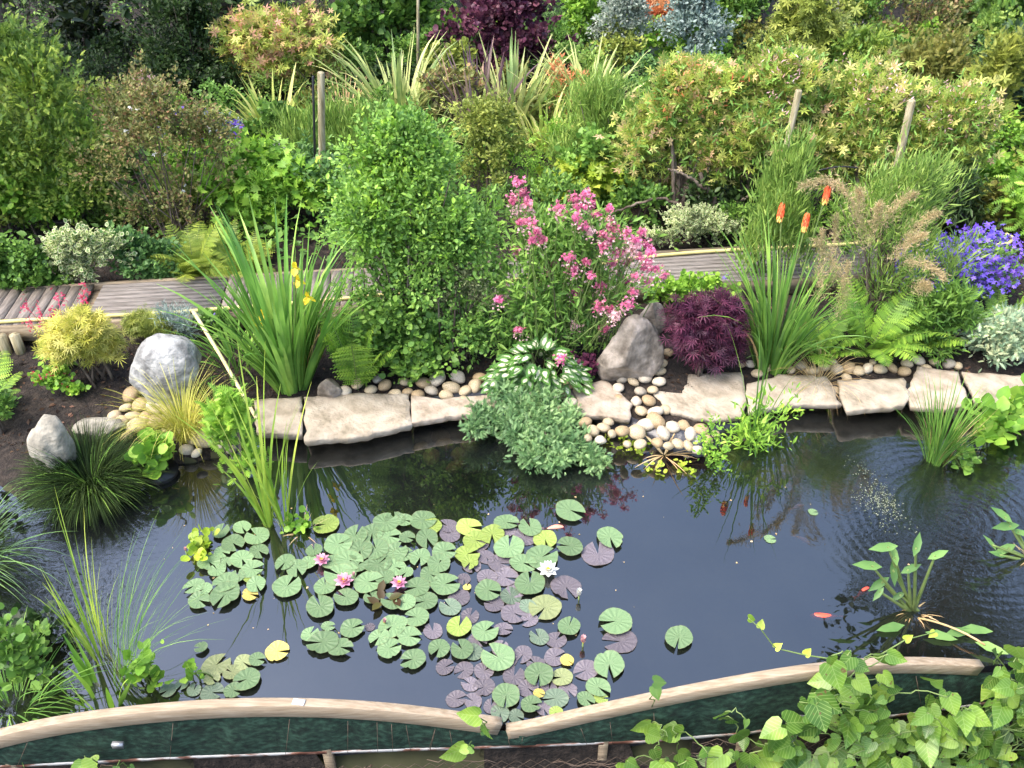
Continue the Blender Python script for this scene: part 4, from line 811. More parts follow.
for (pth, rr) in [(((688, 246), (694, 230), (708, 214), (716, 202), (706, 188), (700, 172)), .03), (((710, 212), (730, 208), (748, 196)), .02), (((700, 222), (680, 205), (660, 198), (632, 205), (615, 212)), .016), (((706, 190), (690, 178), (668, 168)), .016)]:
    mb_p = np.array([at(x, y, gt[1] + .12 + .02 * k) for k, (x, y) in enumerate(pth)]); t = np.linspace(0, len(mb_p) - 1, 24); Pp = np.stack([np.interp(t, np.arange(len(mb_p)), mb_p[:, k]) for k in range(3)], 1) + rng.normal(0, .006, (24, 3)); tube(mb, Pp, np.linspace(rr, rr * .6, 24), 8)
tag(mb.build('gnarled_branch', M['bark'], loc=gt, smooth=True), 'bare gnarled trunk with twisting branches under the rhododendron bank', 'bare trunk')

# far planting that closes the top of the picture and the tall trees mirrored in the pond
def tree(name, label, x, y, hh, cr, mat, lsz, n, leaf='oval', zlo=.3, K=26, tr_=.16, group=None, ry=None):
    z = float(gz(x, y)); b = np.array([x, y, z]); r = root(name, label, 'tree', b, group)
    mb = MB(); tp = b + [rng.normal(0, .2), rng.normal(0, .2), hh * .85]; Pp = bez(b + [0, 0, -.1], tp, 0, 9, .05); tube(mb, Pp, np.linspace(tr_, tr_ * .3, 9), 9); mb.build('trunk', M['bark'], r, smooth=True)
    lb = lobes(b, cr, ry or cr, hh, K, zlo, .7); lb[:, 3:5] *= .8; lb[:, 5] = np.minimum(lb[:, 5], lb[:, 3]); mb, tw = foliage(lb, n, 8, leaf, lsz, upb=.3, jit=.7, droop=.1, core=.5, spread=2.2); mb.build('crown', M[mat], r)
    mb = MB()
    for q in tw[rng.choice(len(tw), 16, replace=False)]: a = Pp[rng.integers(2, 8)]; tube(mb, bez(a, q, -.1, 6, .03), np.linspace(tr_ * .3, .015, 6), 5)
    mb.build('limbs', M['bark'], r); return r
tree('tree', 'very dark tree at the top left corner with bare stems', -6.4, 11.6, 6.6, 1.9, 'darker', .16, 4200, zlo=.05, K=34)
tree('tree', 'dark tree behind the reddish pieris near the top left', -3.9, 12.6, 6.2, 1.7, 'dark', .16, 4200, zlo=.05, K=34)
tree('tree', 'tall green tree behind the flax and laurel', -1.6, 14.2, 7.0, 1.8, 'mid', .17, 4000, zlo=.1, K=30)
tree('tree', 'tall green tree behind the smoke bush', 1.2, 14.6, 6.2, 1.6, 'mid', .17, 3600, zlo=.12, K=28)
tree('tree', 'tall dark tree behind the blue grey shrub', 3.6, 14.0, 6.8, 1.6, 'dark', .17, 3600, zlo=.12, K=28)
tree('tree', 'dark tree behind the bronze conifers at the top right', 8.6, 13.4, 7.2, 2.0, 'dark', .17, 4200, zlo=.05, K=34)
tree('tree', 'big tree beyond the right edge mirrored in the right end of the pond', 5.9, 8.0, 7.6, 1.7, 'dark', .13, 5200, zlo=.42, K=34)
tree('tree', 'tree beyond the left edge mirrored in the left pond corner', -6.9, 7.4, 6.4, 1.9, 'dark', .14, 4600, zlo=.2, K=32)
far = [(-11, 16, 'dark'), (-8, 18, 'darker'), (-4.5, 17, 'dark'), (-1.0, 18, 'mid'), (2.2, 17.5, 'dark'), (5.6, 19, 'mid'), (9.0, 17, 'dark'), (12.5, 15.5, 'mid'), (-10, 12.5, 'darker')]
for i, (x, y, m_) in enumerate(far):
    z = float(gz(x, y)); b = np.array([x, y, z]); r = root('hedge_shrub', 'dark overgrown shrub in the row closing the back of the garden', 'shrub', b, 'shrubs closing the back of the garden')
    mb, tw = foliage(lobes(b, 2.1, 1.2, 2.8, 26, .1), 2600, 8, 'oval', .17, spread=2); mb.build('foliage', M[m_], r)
# gravel path glimpsed between conifers
pa = [G(x, y, .55)[:2] for x, y in [(838, 96), (880, 96), (868, 40), (862, -30), (826, -30), (842, 40)]]
V = np.array([[p[0], p[1], float(gz(p[0], p[1])) + .012] for p in pa]); structure(MB().add(V, np.array([list(range(6))])).build('path', solid('gravel', [(.12, .09, .10), (.25, .21, .22), (.4, .36, .37)], .95, 60)))
# low ground cover under the shrubs behind the boardwalk, and bark chips on the bank
n = 42000; X = rng.uniform(-8, 8.5, n); Y = 6.9 + 8.5 * rng.uniform(0, 1, n) ** 1.1; k = np.sin(X * 2.3 + 1) * np.sin(Y * 2.1) + rng.normal(0, .5, n) > -.15
onp = (X > 3.6) & (X < 5.2) & (Y > 10.2) & (Y < 16); k &= ~onp; X, Y = X[k], Y[k]; Pp = np.c_[X, Y, gz(X, Y) + rng.uniform(0, .22, len(X))]
mb = MB(); inst(mb, T['oval'], Pp, rng.normal(0, 1, Pp.shape) * [1, 1, .3] + [0, 0, .3], rng.normal(0, .4, Pp.shape) + [0, 0, 1], .075 * rng.uniform(.5, 1.3, len(X)))
tag(mb.build('ground_cover', M['mid']), 'low green ground cover leaves under the shrubs behind the boardwalk', 'ground cover', kind='stuff')
n = 16000; X = rng.uniform(-5, 5.2, n); Y = rng.uniform(3.6, 8.8, n); sd_ = pond_sd(X, Y); k = sd_ > .16; X, Y = X[k], Y[k]; Pp = np.c_[X, Y, gz(X, Y) + .003]
mb = MB(); inst(mb, T['chip'], Pp, rng.normal(0, 1, Pp.shape) * [1, 1, .25], rng.normal(0, .3, Pp.shape) + [0, 0, 1], .035 * rng.uniform(.4, 1.4, len(X)))
tag(mb.build('bark_chips', M['chipbark']), 'dark bark mulch on the bare soil of the bank', 'bark mulch', kind='stuff')

# ------------------------------------------------------------------ posts, canes and odds behind the boardwalk
def post(name, a, b_, Y, r, mat, label, cat='post', lean=0):
    p0_ = at(*a, Y); z = float(gz(p0_[0], p0_[1])); p1_ = at(*b_, Y + lean); p0_[2] = min(p0_[2], z - .05) if abs(p0_[2] - z) < .25 else p0_[2]
    mb = MB(); d = (p1_ - p0_) / np.linalg.norm(p1_ - p0_); z = p1_[2]
    tube(mb, [p0_, p0_ * .5 + p1_ * .5, p1_ - d * r * .3, p1_], [r * 1.03, r * 1.01, r, r * .82], 12); o = mb.build(name, M[mat], loc=p0_, smooth=False); tag(o, label, cat); return p0_, p1_
post('wooden_post', (322, 215), (321, 72), 7.9, .032, 'postwood', 'upright round wooden post left of the central shrub')
post('stake', (315, 215), (313, 76), 7.8, .011, 'black', 'thin black stake close to the left of the upright wooden post', 'stake')
post('wooden_post', (766, 238), (799, 90), 7.15, .028, 'postwood', 'leaning wooden post on the left in the rhododendron bank')
post('wooden_post', (880, 246), (912, 100), 7.1, .031, 'postwood', 'leaning wooden post on the right in the rhododendron bank')
post('bamboo_cane', (417, 80), (418, -14), 11.2, .018, 'postwood', 'bamboo cane standing at the top edge in front of the laurel', 'cane')
post('stake', (980, 182), (972, 132), 8.4, .012, 'postwood', 'short thin stake by the pale stump', 'stake') if False else None
s0 = post('pale_stump', (944, 182), (956, 138), 8.9, .11, 'whitelog', 'leaning pale bleached log above the blue flowers at the right', 'log')
post('pale_log', (996, 176), (1040, 166), 8.8, .09, 'whitelog', 'second bleached log cut by the right edge', 'log')
q = [at(778, 196, 6.95), at(790, 182, 6.95), at(810, 172, 6.95), at(840, 166, 6.95), at(858, 168, 6.95)]; q = [at(772, 225, 6.95)] + q
hose('drip_pipe', q, .007, M['black'], 'thin black pipe arching over the red hot poker flowers', 'pipe')
q = [at(960, 240, 7.0), at(985, 246, 7.0), at(1008, 244, 7.0), at(1014, 238, 7.0), at(1006, 234, 7.0)]
hose('garden_hose', q, .014, M['hose'], 'short loop of yellow hose end above the blue flowers', 'hose')
for (px, py, w_, lb_) in [(950, 232, .17, 'large black plastic plant pot behind the blue flowers'), (76, 236, .14, 'black plastic plant pot under the shrub left of the abelia'), (150, 92, .13, 'black plant pot in the shade at the top left')]:
    c = onground(px, py); mb = MB(); hh = w_ * 1.5; tube(mb, [c, c + [0, 0, hh * .9], c + [0, 0, hh * .9], c + [0, 0, hh]], [w_ * .8, w_, w_ * 1.07, w_ * 1.07], 22, cap=False)
    tube(mb, [c + [0, 0, hh * .85], c + [0, 0, hh * .86]], [w_ * .97, w_ * .97], 22); tag(mb.build('plant_pot', M['black'], loc=c), lb_, 'plant pot')

# ------------------------------------------------------------------ water lilies
PADS = """L:g 221 531 18;233 543 24;257 536 24;259 551 20;242 527 18;222 552 16;209 562 22;242 559 24;217 570 18;252 569 22;226 582 26;256 584 20;225 594 32;199 600 22;194 586 20;204 589 16;226 562 14;237 576 16
L:y 252 578 16;199 541 14
L:Y 250 594 16
C:g 285 562 21;297 568 21;287 586 28;314 550 17;320 606 28;325 586 23;346 597 24;368 582 28;309 562 18;355 536 26;372 533 24;386 522 26;395 519 20;338 544 28;360 550 26;376 549 26;389 536 24;396 552 24;349 560 28;378 564 26;340 575 30;358 565 20;395 567 22;405 520 16;423 520 26;407 537 16;427 538 24;444 551 24;420 557 22;403 554 20;439 563 24;406 572 14;445 584 28;417 587 26;425 601 24;406 602 20;417 617 24;409 636 24;413 659 25;401 622 14;332 562 20;385 577 18;392 601 22;372 597 18;430 574 20
C:y 326 524 26;431 526 22
B:g 310 634 18;328 626 13;352 628 24;323 642 30;340 647 24;379 637 20;389 648 24;392 626 28
B:p 370 627 10
W:g 201 647 13;257 659 16;247 679 26;233 690 18
W:o 216 665 28;232 672 18;243 662 18;212 678 16
W:b 212 692 22;194 690 14;168 690 16;182 684 14
W:Y 277 651 23
R:p 464 579 14;486 557 18;472 566 18;500 563 24;487 577 20;505 577 26;525 537 22;448 526 20;450 534 22;508 531 16;459 598 22;470 616 18;514 613 26;529 620 18;494 604 20;433 631 20;503 629 18;523 654 20;556 640 20;555 657 22;586 670 24;445 667 18;464 670 20;484 671 20;514 676 22;470 684 18;456 699 20;473 701 18;484 687 22;528 688 20;491 706 16;544 709 16;566 587 30;480 545 18;516 590 20;500 648 18;536 664 18;478 640 18;549 690 18;568 690 18;505 661 22
R:b 511 596 22;450 607 22;539 637 20;473 652 20;556 698 24;500 713 20;516 716 16;528 606 18
R:o 545 607 33;562 677 22
R:g 506 522 24;530 527 24;509 547 30;542 557 32;523 563 26;530 583 30;488 590 26;485 631 27;439 648 22;462 649 23;498 657 33;539 674 28;609 664 31;506 695 28;598 687 24;586 699 18;531 704 20;570 510 29;610 537 28;570 546 25;616 621 33;679 637 28;569 626 23
R:y 469 527 26;492 534 24;545 539 24;467 554 24;475 540 24;459 626 26;601 698 14;556 712 14;470 562 18
R:Y 567 660 14;539 693 11;467 587 8
R:P 598 554 32;620 641 32"""
special = {(679, 637): 'lone green lily pad floating far right of all the others', (571, 510): 0, (570, 510): 'green lily pad farthest towards the far bank, alone in open water', (610, 537): 'green lily pad partly covering a split purple one at the right', (598, 554): 'split purple grey lily pad under the edge of a green one',
           (616, 621): 'big notched green pad on the open water at the right, touching a purplish one below', (620, 641): 'purplish grey pad just below the big notched green pad', (277, 651): 'yellow lily pad with a brown hole beside the lower left group', (201, 647): 'tiny green lily pad alone above the lower left group',
           (225, 594): 'largest pad of the left group, at its lower right', (287, 586): 'single green pad floating between the left group and the main raft', (320, 606): 'round green pad at the lower left edge of the main raft', (370, 627): 'tiny purple pad between the lower small group and the main raft', (609, 664): 'notched green pad at the far right of the purple raft near the rail',
           (509, 547): 'wide pale green pad with crease left of the white water lily', (542, 557): 'wide green pad touching the white water lily from above', (545, 607): 'large olive pad below the white water lily', (250, 594): 'yellowing pad at the lower right of the left group', (566, 587): 'large purple pad right of the white water lily bud', (498, 657): 'largest green pad among the purple pads in the lower raft'}
reg = {'L': 'in the left group beside the tall reeds', 'C': 'in the dense main raft with the pink flowers', 'B': 'in the small group below the main raft', 'W': 'in the lower left group near the rail', 'R': 'in the loose right raft around the white flower'}
coln = {'g': 'green', 'y': 'lime green', 'p': 'purple grey', 'b': 'blue green', 'o': 'olive', 'Y': 'yellowing', 'P': 'purple grey'}
def pad_mesh(seed):
    r = np.random.default_rng(seed); n = 40; notch = r.uniform(.10, .3); th = np.linspace(notch, 2 * math.pi - notch, n); ph = r.uniform(0, 6.28)
    mb = MB(); V = [(-.02, 0, .0)]; UV = [(0, 0)]; rings = (.35, .75, 1.0)
    el = r.uniform(.88, 1.0)
    for k, rr in enumerate(rings):
        for a in th:
            e = 1 + .04 * math.sin(2 * a + ph) + .02 * math.sin(5 * a + ph * 2) + (.012 * math.sin(17 * a + ph)) * (rr == 1) - (.14 * math.exp(-((a - 1 - ph * .7) * 9) ** 2) if seed % 4 == 0 and rr == 1 else 0); lobe = 1 + .05 * math.exp(-min(a - notch, 2 * math.pi - notch - a) * 3)
            V.append((math.cos(a) * rr * e * lobe, math.sin(a) * rr * e * el, (.012 + .09 * max(0, math.sin(a * 1.5 + ph)) ** 4) * rr ** 3 - .01 * (rr == .35))); UV.append((a / 6.2832, rr))
    f3 = [(0, 1 + i, 2 + i) for i in range(n - 1)]; f4 = [(1 + k * n + i, 1 + (k + 1) * n + i, 2 + (k + 1) * n + i, 2 + k * n + i) for k in range(2) for i in range(n - 1)]
    mb.add(np.array(V), [np.array(f3), np.array(f4)], np.array(UV, float)); o = mb.build('lily_pad', PAD['g'], smooth=True); me = o.data; bpy.data.objects.remove(o); return me
pmesh = [pad_mesh(50 + i) for i in range(28)]
order = {'p': 0, 'b': 1, 'P': 0, 'o': 2, 'Y': 3, 'y': 4, 'g': 5}
allp = []
for line in PADS.split('\n'):
    hd, rest = line.split(' ', 1); rg, cl = hd.split(':')
    for t_ in rest.split(';'):
        x, y, w_ = map(int, t_.split()); allp.append((order[cl], x, y, w_, rg, cl))
allp.sort(key=lambda a: a[0]); rk = random.Random(4)
cnt = {}
for i, (o_, x, y, w_, rg, cl) in enumerate(allp):
    z = .003 + .0035 * o_ + rk.uniform(0, .003); c = G(x, y, z); s = w_ * mpp(c) / 2 * 1.04
    o = bpy.data.objects.new('lily_pad', rk.choice(pmesh)); COL.objects.link(o); o.location = c; o.scale = (s, s, s)
    o.rotation_euler = (rk.uniform(-.035, .035), rk.uniform(-.035, .035), rk.uniform(0, 6.28)); o.material_slots[0].link = 'OBJECT'; o.material_slots[0].material = PAD['p' if cl == 'P' else cl]
    lab = special.get((x, y)) or ('%s lily pad %s' % (coln[cl], reg[rg])); tag(o, lab, 'lily pad', None if special.get((x, y)) else '%s lily pads %s' % (coln[cl], reg[rg]))
def lily(px, py, s, mat, label, openn=1.0, name='water_lily'):
    c = G(px, py, .03); r = root(name, label, 'flower', c); mb = MB()
    for ring, (n, el, sc) in enumerate([(8, .35, 1.), (8, .75, .92), (6, 1.1, .75)]):
        for k in range(n):
            a = k * 6.283 / n + ring * .4; e = el if openn else 1.35; d = np.array([math.cos(a) * math.cos(e), math.sin(a) * math.cos(e), math.sin(e)]); nn = np.array([-math.cos(a) * math.sin(e), -math.sin(a) * math.sin(e), math.cos(e)])
            inst(mb, T['oval'], [c + d * s * .08], [d], [nn], s * sc)
    mb.build('petals', M[mat], r); mb = MB(); Q = c + [0, 0, s * .25] + rng.normal(0, s * .07, (20, 3)); inst(mb, T['chip'], Q, rng.normal(size=Q.shape) + [0, 0, 2], rng.normal(size=Q.shape), s * .25); mb.build('stamens', M['yellowflower'], r)
    mb = MB(); tube(mb, [c + [0, 0, -.1], c + [0, 0, .01]], .005, 6); mb.build('stem', M['greenstem'], r)
lily(322, 561, .05, 'lilypink', 'pink water lily at the upper left of the main raft'); lily(344, 582, .058, 'lilypink', 'open pink water lily near the dark upright leaf, left one'); lily(399, 584, .05, 'lilypink', 'bright pink water lily right of the dark upright leaf')
lily(548, 571, .065, 'whiteflower', 'open white water lily in the right raft'); lily(579, 596, .055, 'whiteflower', 'cream water lily bud on the purple pad', 0); lily(583, 643, .055, 'palepink', 'closed pink and white water lily bud between right pads', 0)
lily(354, 576, .03, 'palepink', 'small pale bud right of the open pink water lily', 0); lily(385, 623, .035, 'palepink', 'pale closed bud in the lower main raft', 0); lily(186, 551, .03, 'palepink', 'pale bud beside the lime green leaves left of the left group', 0)
c = G(380, 600, .02); mb = MB()
for k in range(6):
    a = rng.uniform(0, 6.28); d = np.array([math.cos(a), math.sin(a), .3]); inst(mb, T['oval'], [c + rng.normal(0, .03, 3) * [1, 1, 0]], [d], [[-d[0] * .6, -d[1] * .6, 1]], .09, None)
tag(mb.build('folded_leaf', M['bronze'], loc=c), 'dark bronze upright young lily leaves in the main raft', 'leaf')
c = G(200, 549, .0); r = root('water_lettuce', 'lime green floating leafy plant at the left of the left pad group', 'water plant', c); lb = lobes(c, .09, .09, .07, 6, .2); mb, tw = foliage(lb, 110, 4, 'round', .045, upb=.8); mb.build('foliage', M['lime'], r)

# ------------------------------------------------------------------ plants standing in the water
def reeds(name, label, cat, px, py, hpx, n, w, mat, **kw): return tuft(name, label, cat, px, py, hpx, n, w, mat, base=G(px, py, -.02), **{**dict(lean=(.0, .2), bend=(.0, .3), spread=.03), **kw})
reeds('reed', 'tall upright reed on the left standing beside the lily pads', 'reed', 270, 527, 148, 17, .022, 'reed')
reeds('reed', 'thinner reed right of the tall upright one', 'reed', 286, 530, 112, 14, .015, 'reed', lean=(.0, .28))
r = reeds('floating_debris', 'low tuft of pale stems and little leaves at the foot of the thinner reed', 'water plant', 302, 532, 20, 20, .006, 'straw', lean=(.7, 1.5))
lb = lobes(G(298, 530, .0), .09, .07, .06, 5, .2); mb, _ = foliage(lb, 50, 4, 'round', .045); mb.build('foliage', M['fresh'], r)
reeds('rush', 'green rush tuft at the pond edge in front of the tilted slab', 'rush', 935, 462, 66, 190, .008, 'grass', lean=(.0, .4), bend=(.0, .5), spread=.07, extra=[(25, .9, .005, 'straw', 'dry_leaves')])
r = shrub('forget_me_not', 'leafy marginal plant in the water left of the long slab', 'water plant', (728, 784, 398, 455), 'lance', .08, 520, 'fresh', per=6, K=9, zlo=.1, upb=.8, nst=0); r.location.z = r.location.z
tuft('loosestrife', 'few tall thin stems above the marginal plant right of the purple maple', 'water plant', 752, 440, 92, 14, .008, 'grass', base=G(752, 446, .02), lean=(.0, .35), bend=(.0, .3))
shrub('creeping_jenny', 'small green creeper over the pebbles at the water edge', 'water plant', (690, 735, 428, 470), 'oval', .035, 360, 'fresh', per=5, K=7, zlo=.1, nst=0)
q = G(664, 455, .02); r = root('trailing_plant', 'yellowish trailing stems lying on the water left of the creeper', 'water plant', q); V, qq, uv, C = blades(q, 16, .30, .012, (.9, 1.4), (.1, .5), .03); MB().add(V, qq, uv).build('stems', M['straw'], r)
lb = np.array([(*G(x, y, .01), .07, .05, .02) for x, y in [(610, 442), (625, 446), (640, 452), (650, 470), (690, 470), (645, 440)]]); mb, _ = foliage(lb, 220, 4, 'round', .03, nup=2); mb.build('foliage', M['lime'], r)
def broad(name, label, px, py, wpx, hpx, n, mat, size=.09, nst=6):
    c = G(px, py, .0); m = mpp(c); r = root(name, label, 'water plant', c); lb = lobes(c, wpx / 2 * m, wpx / 2 * m * .7, hpx * m / cp, 8, .25); mb, tw = foliage(lb, n, 4, 'broad', size, upb=.9, outb=.7); mb.build('foliage', M[mat], r); stems(c, tw, .006, nst, .03).build('stems', M['greenstem'], r)
broad('bogbean', 'bright broad leaved marginal plant below the long slab at the right', 985, 445, 60, 38, 130, 'fresh'); broad('bogbean', 'small broad leaved marginal plant cut by the right edge of the pond', 1018, 430, 36, 30, 80, 'fresh')
broad('water_mint', 'low dark leaved plant floating right of the rush tuft', 960, 465, 44, 14, 90, 'mid', .05)
def pickerel(px, py, leaves, label):
    c = G(px, py, -.02); r = root('pickerelweed', label, 'water plant', c); ms = MB(); ml_ = MB()
    for (x, y, dx, dy, L_) in leaves:
        q = at(x, y, c[1] + rng.uniform(-.06, .06)); m = mpp(q); tube(ms, bez(c + [rng.normal(0, .015), rng.normal(0, .01), 0], q, .0, 7), np.linspace(.012, .006, 7), 6)
        d = nrm(np.array([dx, -dy * .7, -dy * .75]) + 1e-6); nn = nrm(np.array([rng.normal(0, .2), -.45, 1])); inst(ml_, T['oval'], [q - d * L_ * m * .35], [d], [nn], L_ * m, .62)
    ms.build('stems', M['greenstem'], r); ml_.build('leaves', M['midblue'], r)
    V, q_, uv, C = blades(c, 26, .12, .008, (.5, 1.4), (.2, .8), .05); MB().add(V, q_, uv).build('roots', M['straw'], r)
pickerel(912, 612, [(888, 547, -1, .1, 30), (916, 548, .35, -1, 26), (935, 556, 1, -.4, 24), (872, 566, -1, -.1, 30), (882, 582, -.8, .5, 26), (895, 558, -.2, -1, 24), (908, 570, .7, -.3, 24), (900, 595, -1, .6, 18), (880, 592, -.8, .9, 18), (893, 570, .1, 1, 26)], 'pickerelweed with upright oval leaves standing in the right part of the pond')
pickerel(1030, 560, [(1005, 517, -.9, -.7, 26), (1010, 526, -1, .1, 28), (1008, 548, -1, .4, 26), (1018, 532, .8, .2, 20), (1000, 555, -.9, -.3, 18), (992, 545, -.6, -.8, 20)], 'second pickerelweed cut by the right edge')
c = G(930, 628, .0); r = root('drifting_leaves', 'loose fallen pickerelweed leaves floating toward the rail at the right', 'water plant', c); mb = MB()
inst(mb, T['lance'], [G(925, 632, .03), G(945, 634, .03), G(975, 642, .05), G(905, 625, .03), G(960, 628, .04)], np.array([[1, -.3, 0], [1, .1, .1], [1, -.5, 0], [-1, -.2, 0], [1, -.2, .1]]), np.array([[0, -.3, 1]] * 5), .17, 1.4); mb.build('leaves', M['midblue'], r)
ms = MB(); tube(ms, bez(G(918, 618, 0), G(985, 645, .05), .03), .006, 5); ms.build('stems', M['straw'], r)
n = 520; base = G(884, 502, .0); k_ = rng.normal(0, 1, (14, 2)) * [.07, .15]; w_k = rng.integers(0, 14, n); X = base[0] + k_[w_k, 0] + rng.normal(0, .035, n); Y = base[1] + k_[w_k, 1] + rng.normal(0, .06, n)
mb = MB(); Pp = np.c_[X, Y, np.full(n, .004) + rng.uniform(0, .004, n)]; inst(mb, T['chip'], Pp, rng.normal(size=Pp.shape) * [1, 1, .1], np.array([0, 0, 1.]) + rng.normal(0, .1, Pp.shape), .010 * rng.uniform(.5, 1.3, n))
tag(mb.build('floating_weed', M['weed']), 'pale speckled weed floating on the water in front of the tilted slab', 'pond weed', kind='stuff')
n = 60; Q = np.array([G(rng.uniform(150, 960), rng.uniform(470, 655), .003) for _ in range(n)]); mb = MB(); inst(mb, T['chip'], Q, rng.normal(size=Q.shape) * [1, 1, .05], np.array([0, 0, 1.]) + rng.normal(0, .05, Q.shape), .012 * rng.uniform(.3, 1.6, n), 1.3)
tag(mb.build('floating_specks', M['straw']), 'tiny bits of pollen and dead leaf drifting on the open water', 'floating debris', kind='stuff')
# left front corner
reeds('variegated_reed', 'tall yellow green reed stems in the left front corner of the pond', 'reed', 98, 655, 128, 12, .008, 'reed', lean=(.0, .22), bend=(.0, .25), spread=.09, extra=[(26, .6, .010, 'reed', 'side_leaves')])
reeds('sedge', 'fine green sedge leaning right beside the tall yellow green reed', 'sedge', 112, 690, 110, 60, .004, 'grass', az=(.5, .9), lean=(.1, .5), bend=(.1, .6), spread=.12)
reeds('water_plantain', 'bright broad blades at the foot of the reeds by the left rail', 'water plant', 104, 700, 42, 16, .03, 'fresh', lean=(.0, .5), spread=.12)
reeds('pendulous_sedge', 'large arching dark green sedge at the left edge', 'sedge', -34, 575, 84, 150, .006, 'midblue', lean=(.1, .8), bend=(.5, 1.3), spread=.12, extra=[(220, .8, .007, 'darkgrass', 'leaves')])
reeds('pale_grass', 'pale low grass blades at the left edge above the rail', 'ornamental grass', 12, 712, 48, 90, .008, 'grass', lean=(.2, 1.1), bend=(.3, 1.0), spread=.14)
broad('water_forget_me_not', 'dark leafy plant in the shade at the left edge above the rail', 28, 672, 90, 48, 420, 'mid', .05); broad('water_crowfoot', 'low dark plant mat where the water ripples at the left', 45, 640, 70, 22, 260, 'dark', .045)
broad('marsh_plant', 'fresh broad leaved plant between left reeds and lower left pads', 150, 684, 42, 36, 60, 'fresh', .06); broad('small_marsh_plant', 'tiny upright plant among the lower left pads', 200, 684, 22, 24, 16, 'fresh', .05)
# ------------------------------------------------------------------ fish
def fish(px, py, Lm, ang, mat, label, z=-.035):
    z = z * .45; c = G(px, py, z); t = np.linspace(0, 1, 12); w = Lm * .14 * np.sin(np.pi * t ** .75) ** .8 + .001; x = Lm * (t - .5); bend = .05 * Lm * np.sin(t * 4); P_ = np.c_[-x, bend, np.zeros(12)]
    ca, sa = math.cos(ang), math.sin(ang); Rm = np.array([[ca, -sa, 0], [sa, ca, 0], [0, 0, 1]]); r = root('goldfish', label, 'fish', c); mb = MB(); tube(mb, P_ @ Rm.T + c, w, 10); mb.build('body', M[mat], r, smooth=True)
    mb = MB(); e = np.array([-x[-1], bend[-1], 0]); tv = np.array([e + [.01, 0, 0], e + [-.24 * Lm, .10 * Lm, .01], e + [-.16 * Lm, 0, 0], e + [-.24 * Lm, -.10 * Lm, -.01]]) @ Rm.T + c; mb.add(tv, np.array([(0, 1, 2), (0, 2, 3)])); mb.build('tail', M[mat], r)
    mb = MB()
    for s in (1, -1): tv = np.array([[.2 * Lm, s * .09 * Lm, 0], [.05 * Lm, s * .2 * Lm, -.01], [.08 * Lm, s * .08 * Lm, 0]]) @ Rm.T + c; mb.add(tv, np.array([(0, 1, 2)]))
    mb.build('fins', M[mat], r)
fish(824, 616, .16, 3.05, 'fish', 'red goldfish in open water left of the pickerelweed'); fish(864, 592, .13, .5, 'fish', 'orange red goldfish close to the pickerelweed leaves'); fish(803, 540, .10, -.8, 'fishpale', 'faint orange goldfish deeper in the middle of the right pond', -.09)
fish(555, 528, .12, .1, 'fishpale', 'pale pink goldfish between the lily pads at the far side of the raft', -.01); fish(798, 507, .10, .3, 'fishpale', 'faint goldfish near the far bank shadow', -.1)
for (x, y, w_, l_) in [(770, 539, 12, 'tiny round leaf floating alone in the middle of the right pond'), (813, 512, 10, 'tiny leaf floating above the faint goldfish')]:
    c = G(x, y, .003); s = w_ * mpp(c) / 2; o = bpy.data.objects.new('floating_leaf', pmesh[2]); COL.objects.link(o); o.location = c; o.scale = (s, s, s); tag(o, l_, 'leaf')

# ------------------------------------------------------------------ fence of the pond in the foreground
fr_ = root('pond_fence', 'low pond surround of bent timber rails over green netting and a rusty bar', 'fence', (bar_w[3][0], bar_w[3][1], 0))
def rail_at(px, py, off=-.02):
    p = bar_at(px); Y = p[1] + off; return at(px, py, Y)
def rail(pts_, name='timber_rail', w=.046, hh=.085):
    pts_ = np.array([rail_at(x, y) for x, y in pts_]); n = len(pts_); t = np.linspace(0, n - 1, 60); s = np.concatenate([[0], np.cumsum(np.linalg.norm(np.diff(pts_, axis=0), axis=1))])
    P_ = np.stack([np.interp(t, np.arange(n), pts_[:, k]) for k in range(3)], 1)
    for _ in range(30): P_[1:-1] = (P_[:-2] + 2 * P_[1:-1] + P_[2:]) / 4
    T_ = nrm(np.gradient(P_, axis=0)); side = nrm(np.cross(T_, [0, 0, 1.0])); up = np.cross(side, T_); b_ = .0025
    prof = [(-w / 2, -b_), (-w / 2 + b_, 0), (w / 2 - b_, 0), (w / 2, -b_), (w / 2, -hh + b_), (w / 2 - b_, -hh), (-w / 2 + b_, -hh), (-w / 2, -hh + b_)]
    V = np.stack([P_ - side * u + up * v for u, v in prof], 1).reshape(-1, 3); k = 8; q = [(i * k + j, (i + 1) * k + j, (i + 1) * k + (j + 1) % k, i * k + (j + 1) % k) for i in range(59) for j in range(k)]
    mb = MB(); mb.add(V, [np.array(q), np.array([list(range(k)), [59 * k + j for j in range(k)][::-1]])]); return mb.build(name, M['railwood'], fr_), P_
LR = [(-90, 758), (0, 730), (60, 718), (130, 709), (200, 703), (260, 701), (320, 702), (380, 705), (440, 712), (502, 721)]
RR = [(506, 727), (530, 724), (560, 716), (600, 707), (660, 694), (730, 680), (800, 668), (860, 661), (920, 659), (982, 663)]
ro, lp = rail(LR); ro2, rp = rail(RR, hh=.07)
ro['label'] = 'long left timber rail, arched up in its middle'; ro2['label'] = 'shorter right timber rail rising to the right'
lab_p = lp[int(np.argmin(np.abs(lp[:, 0] - rail_at(303, 706)[0])))]; mb = MB(); box(mb, lab_p + [0, -.002, .0035], (.055, .03, .002), ax=(1, -.15, 0)); mb.build('paper_tag', M['paper'], fr_)
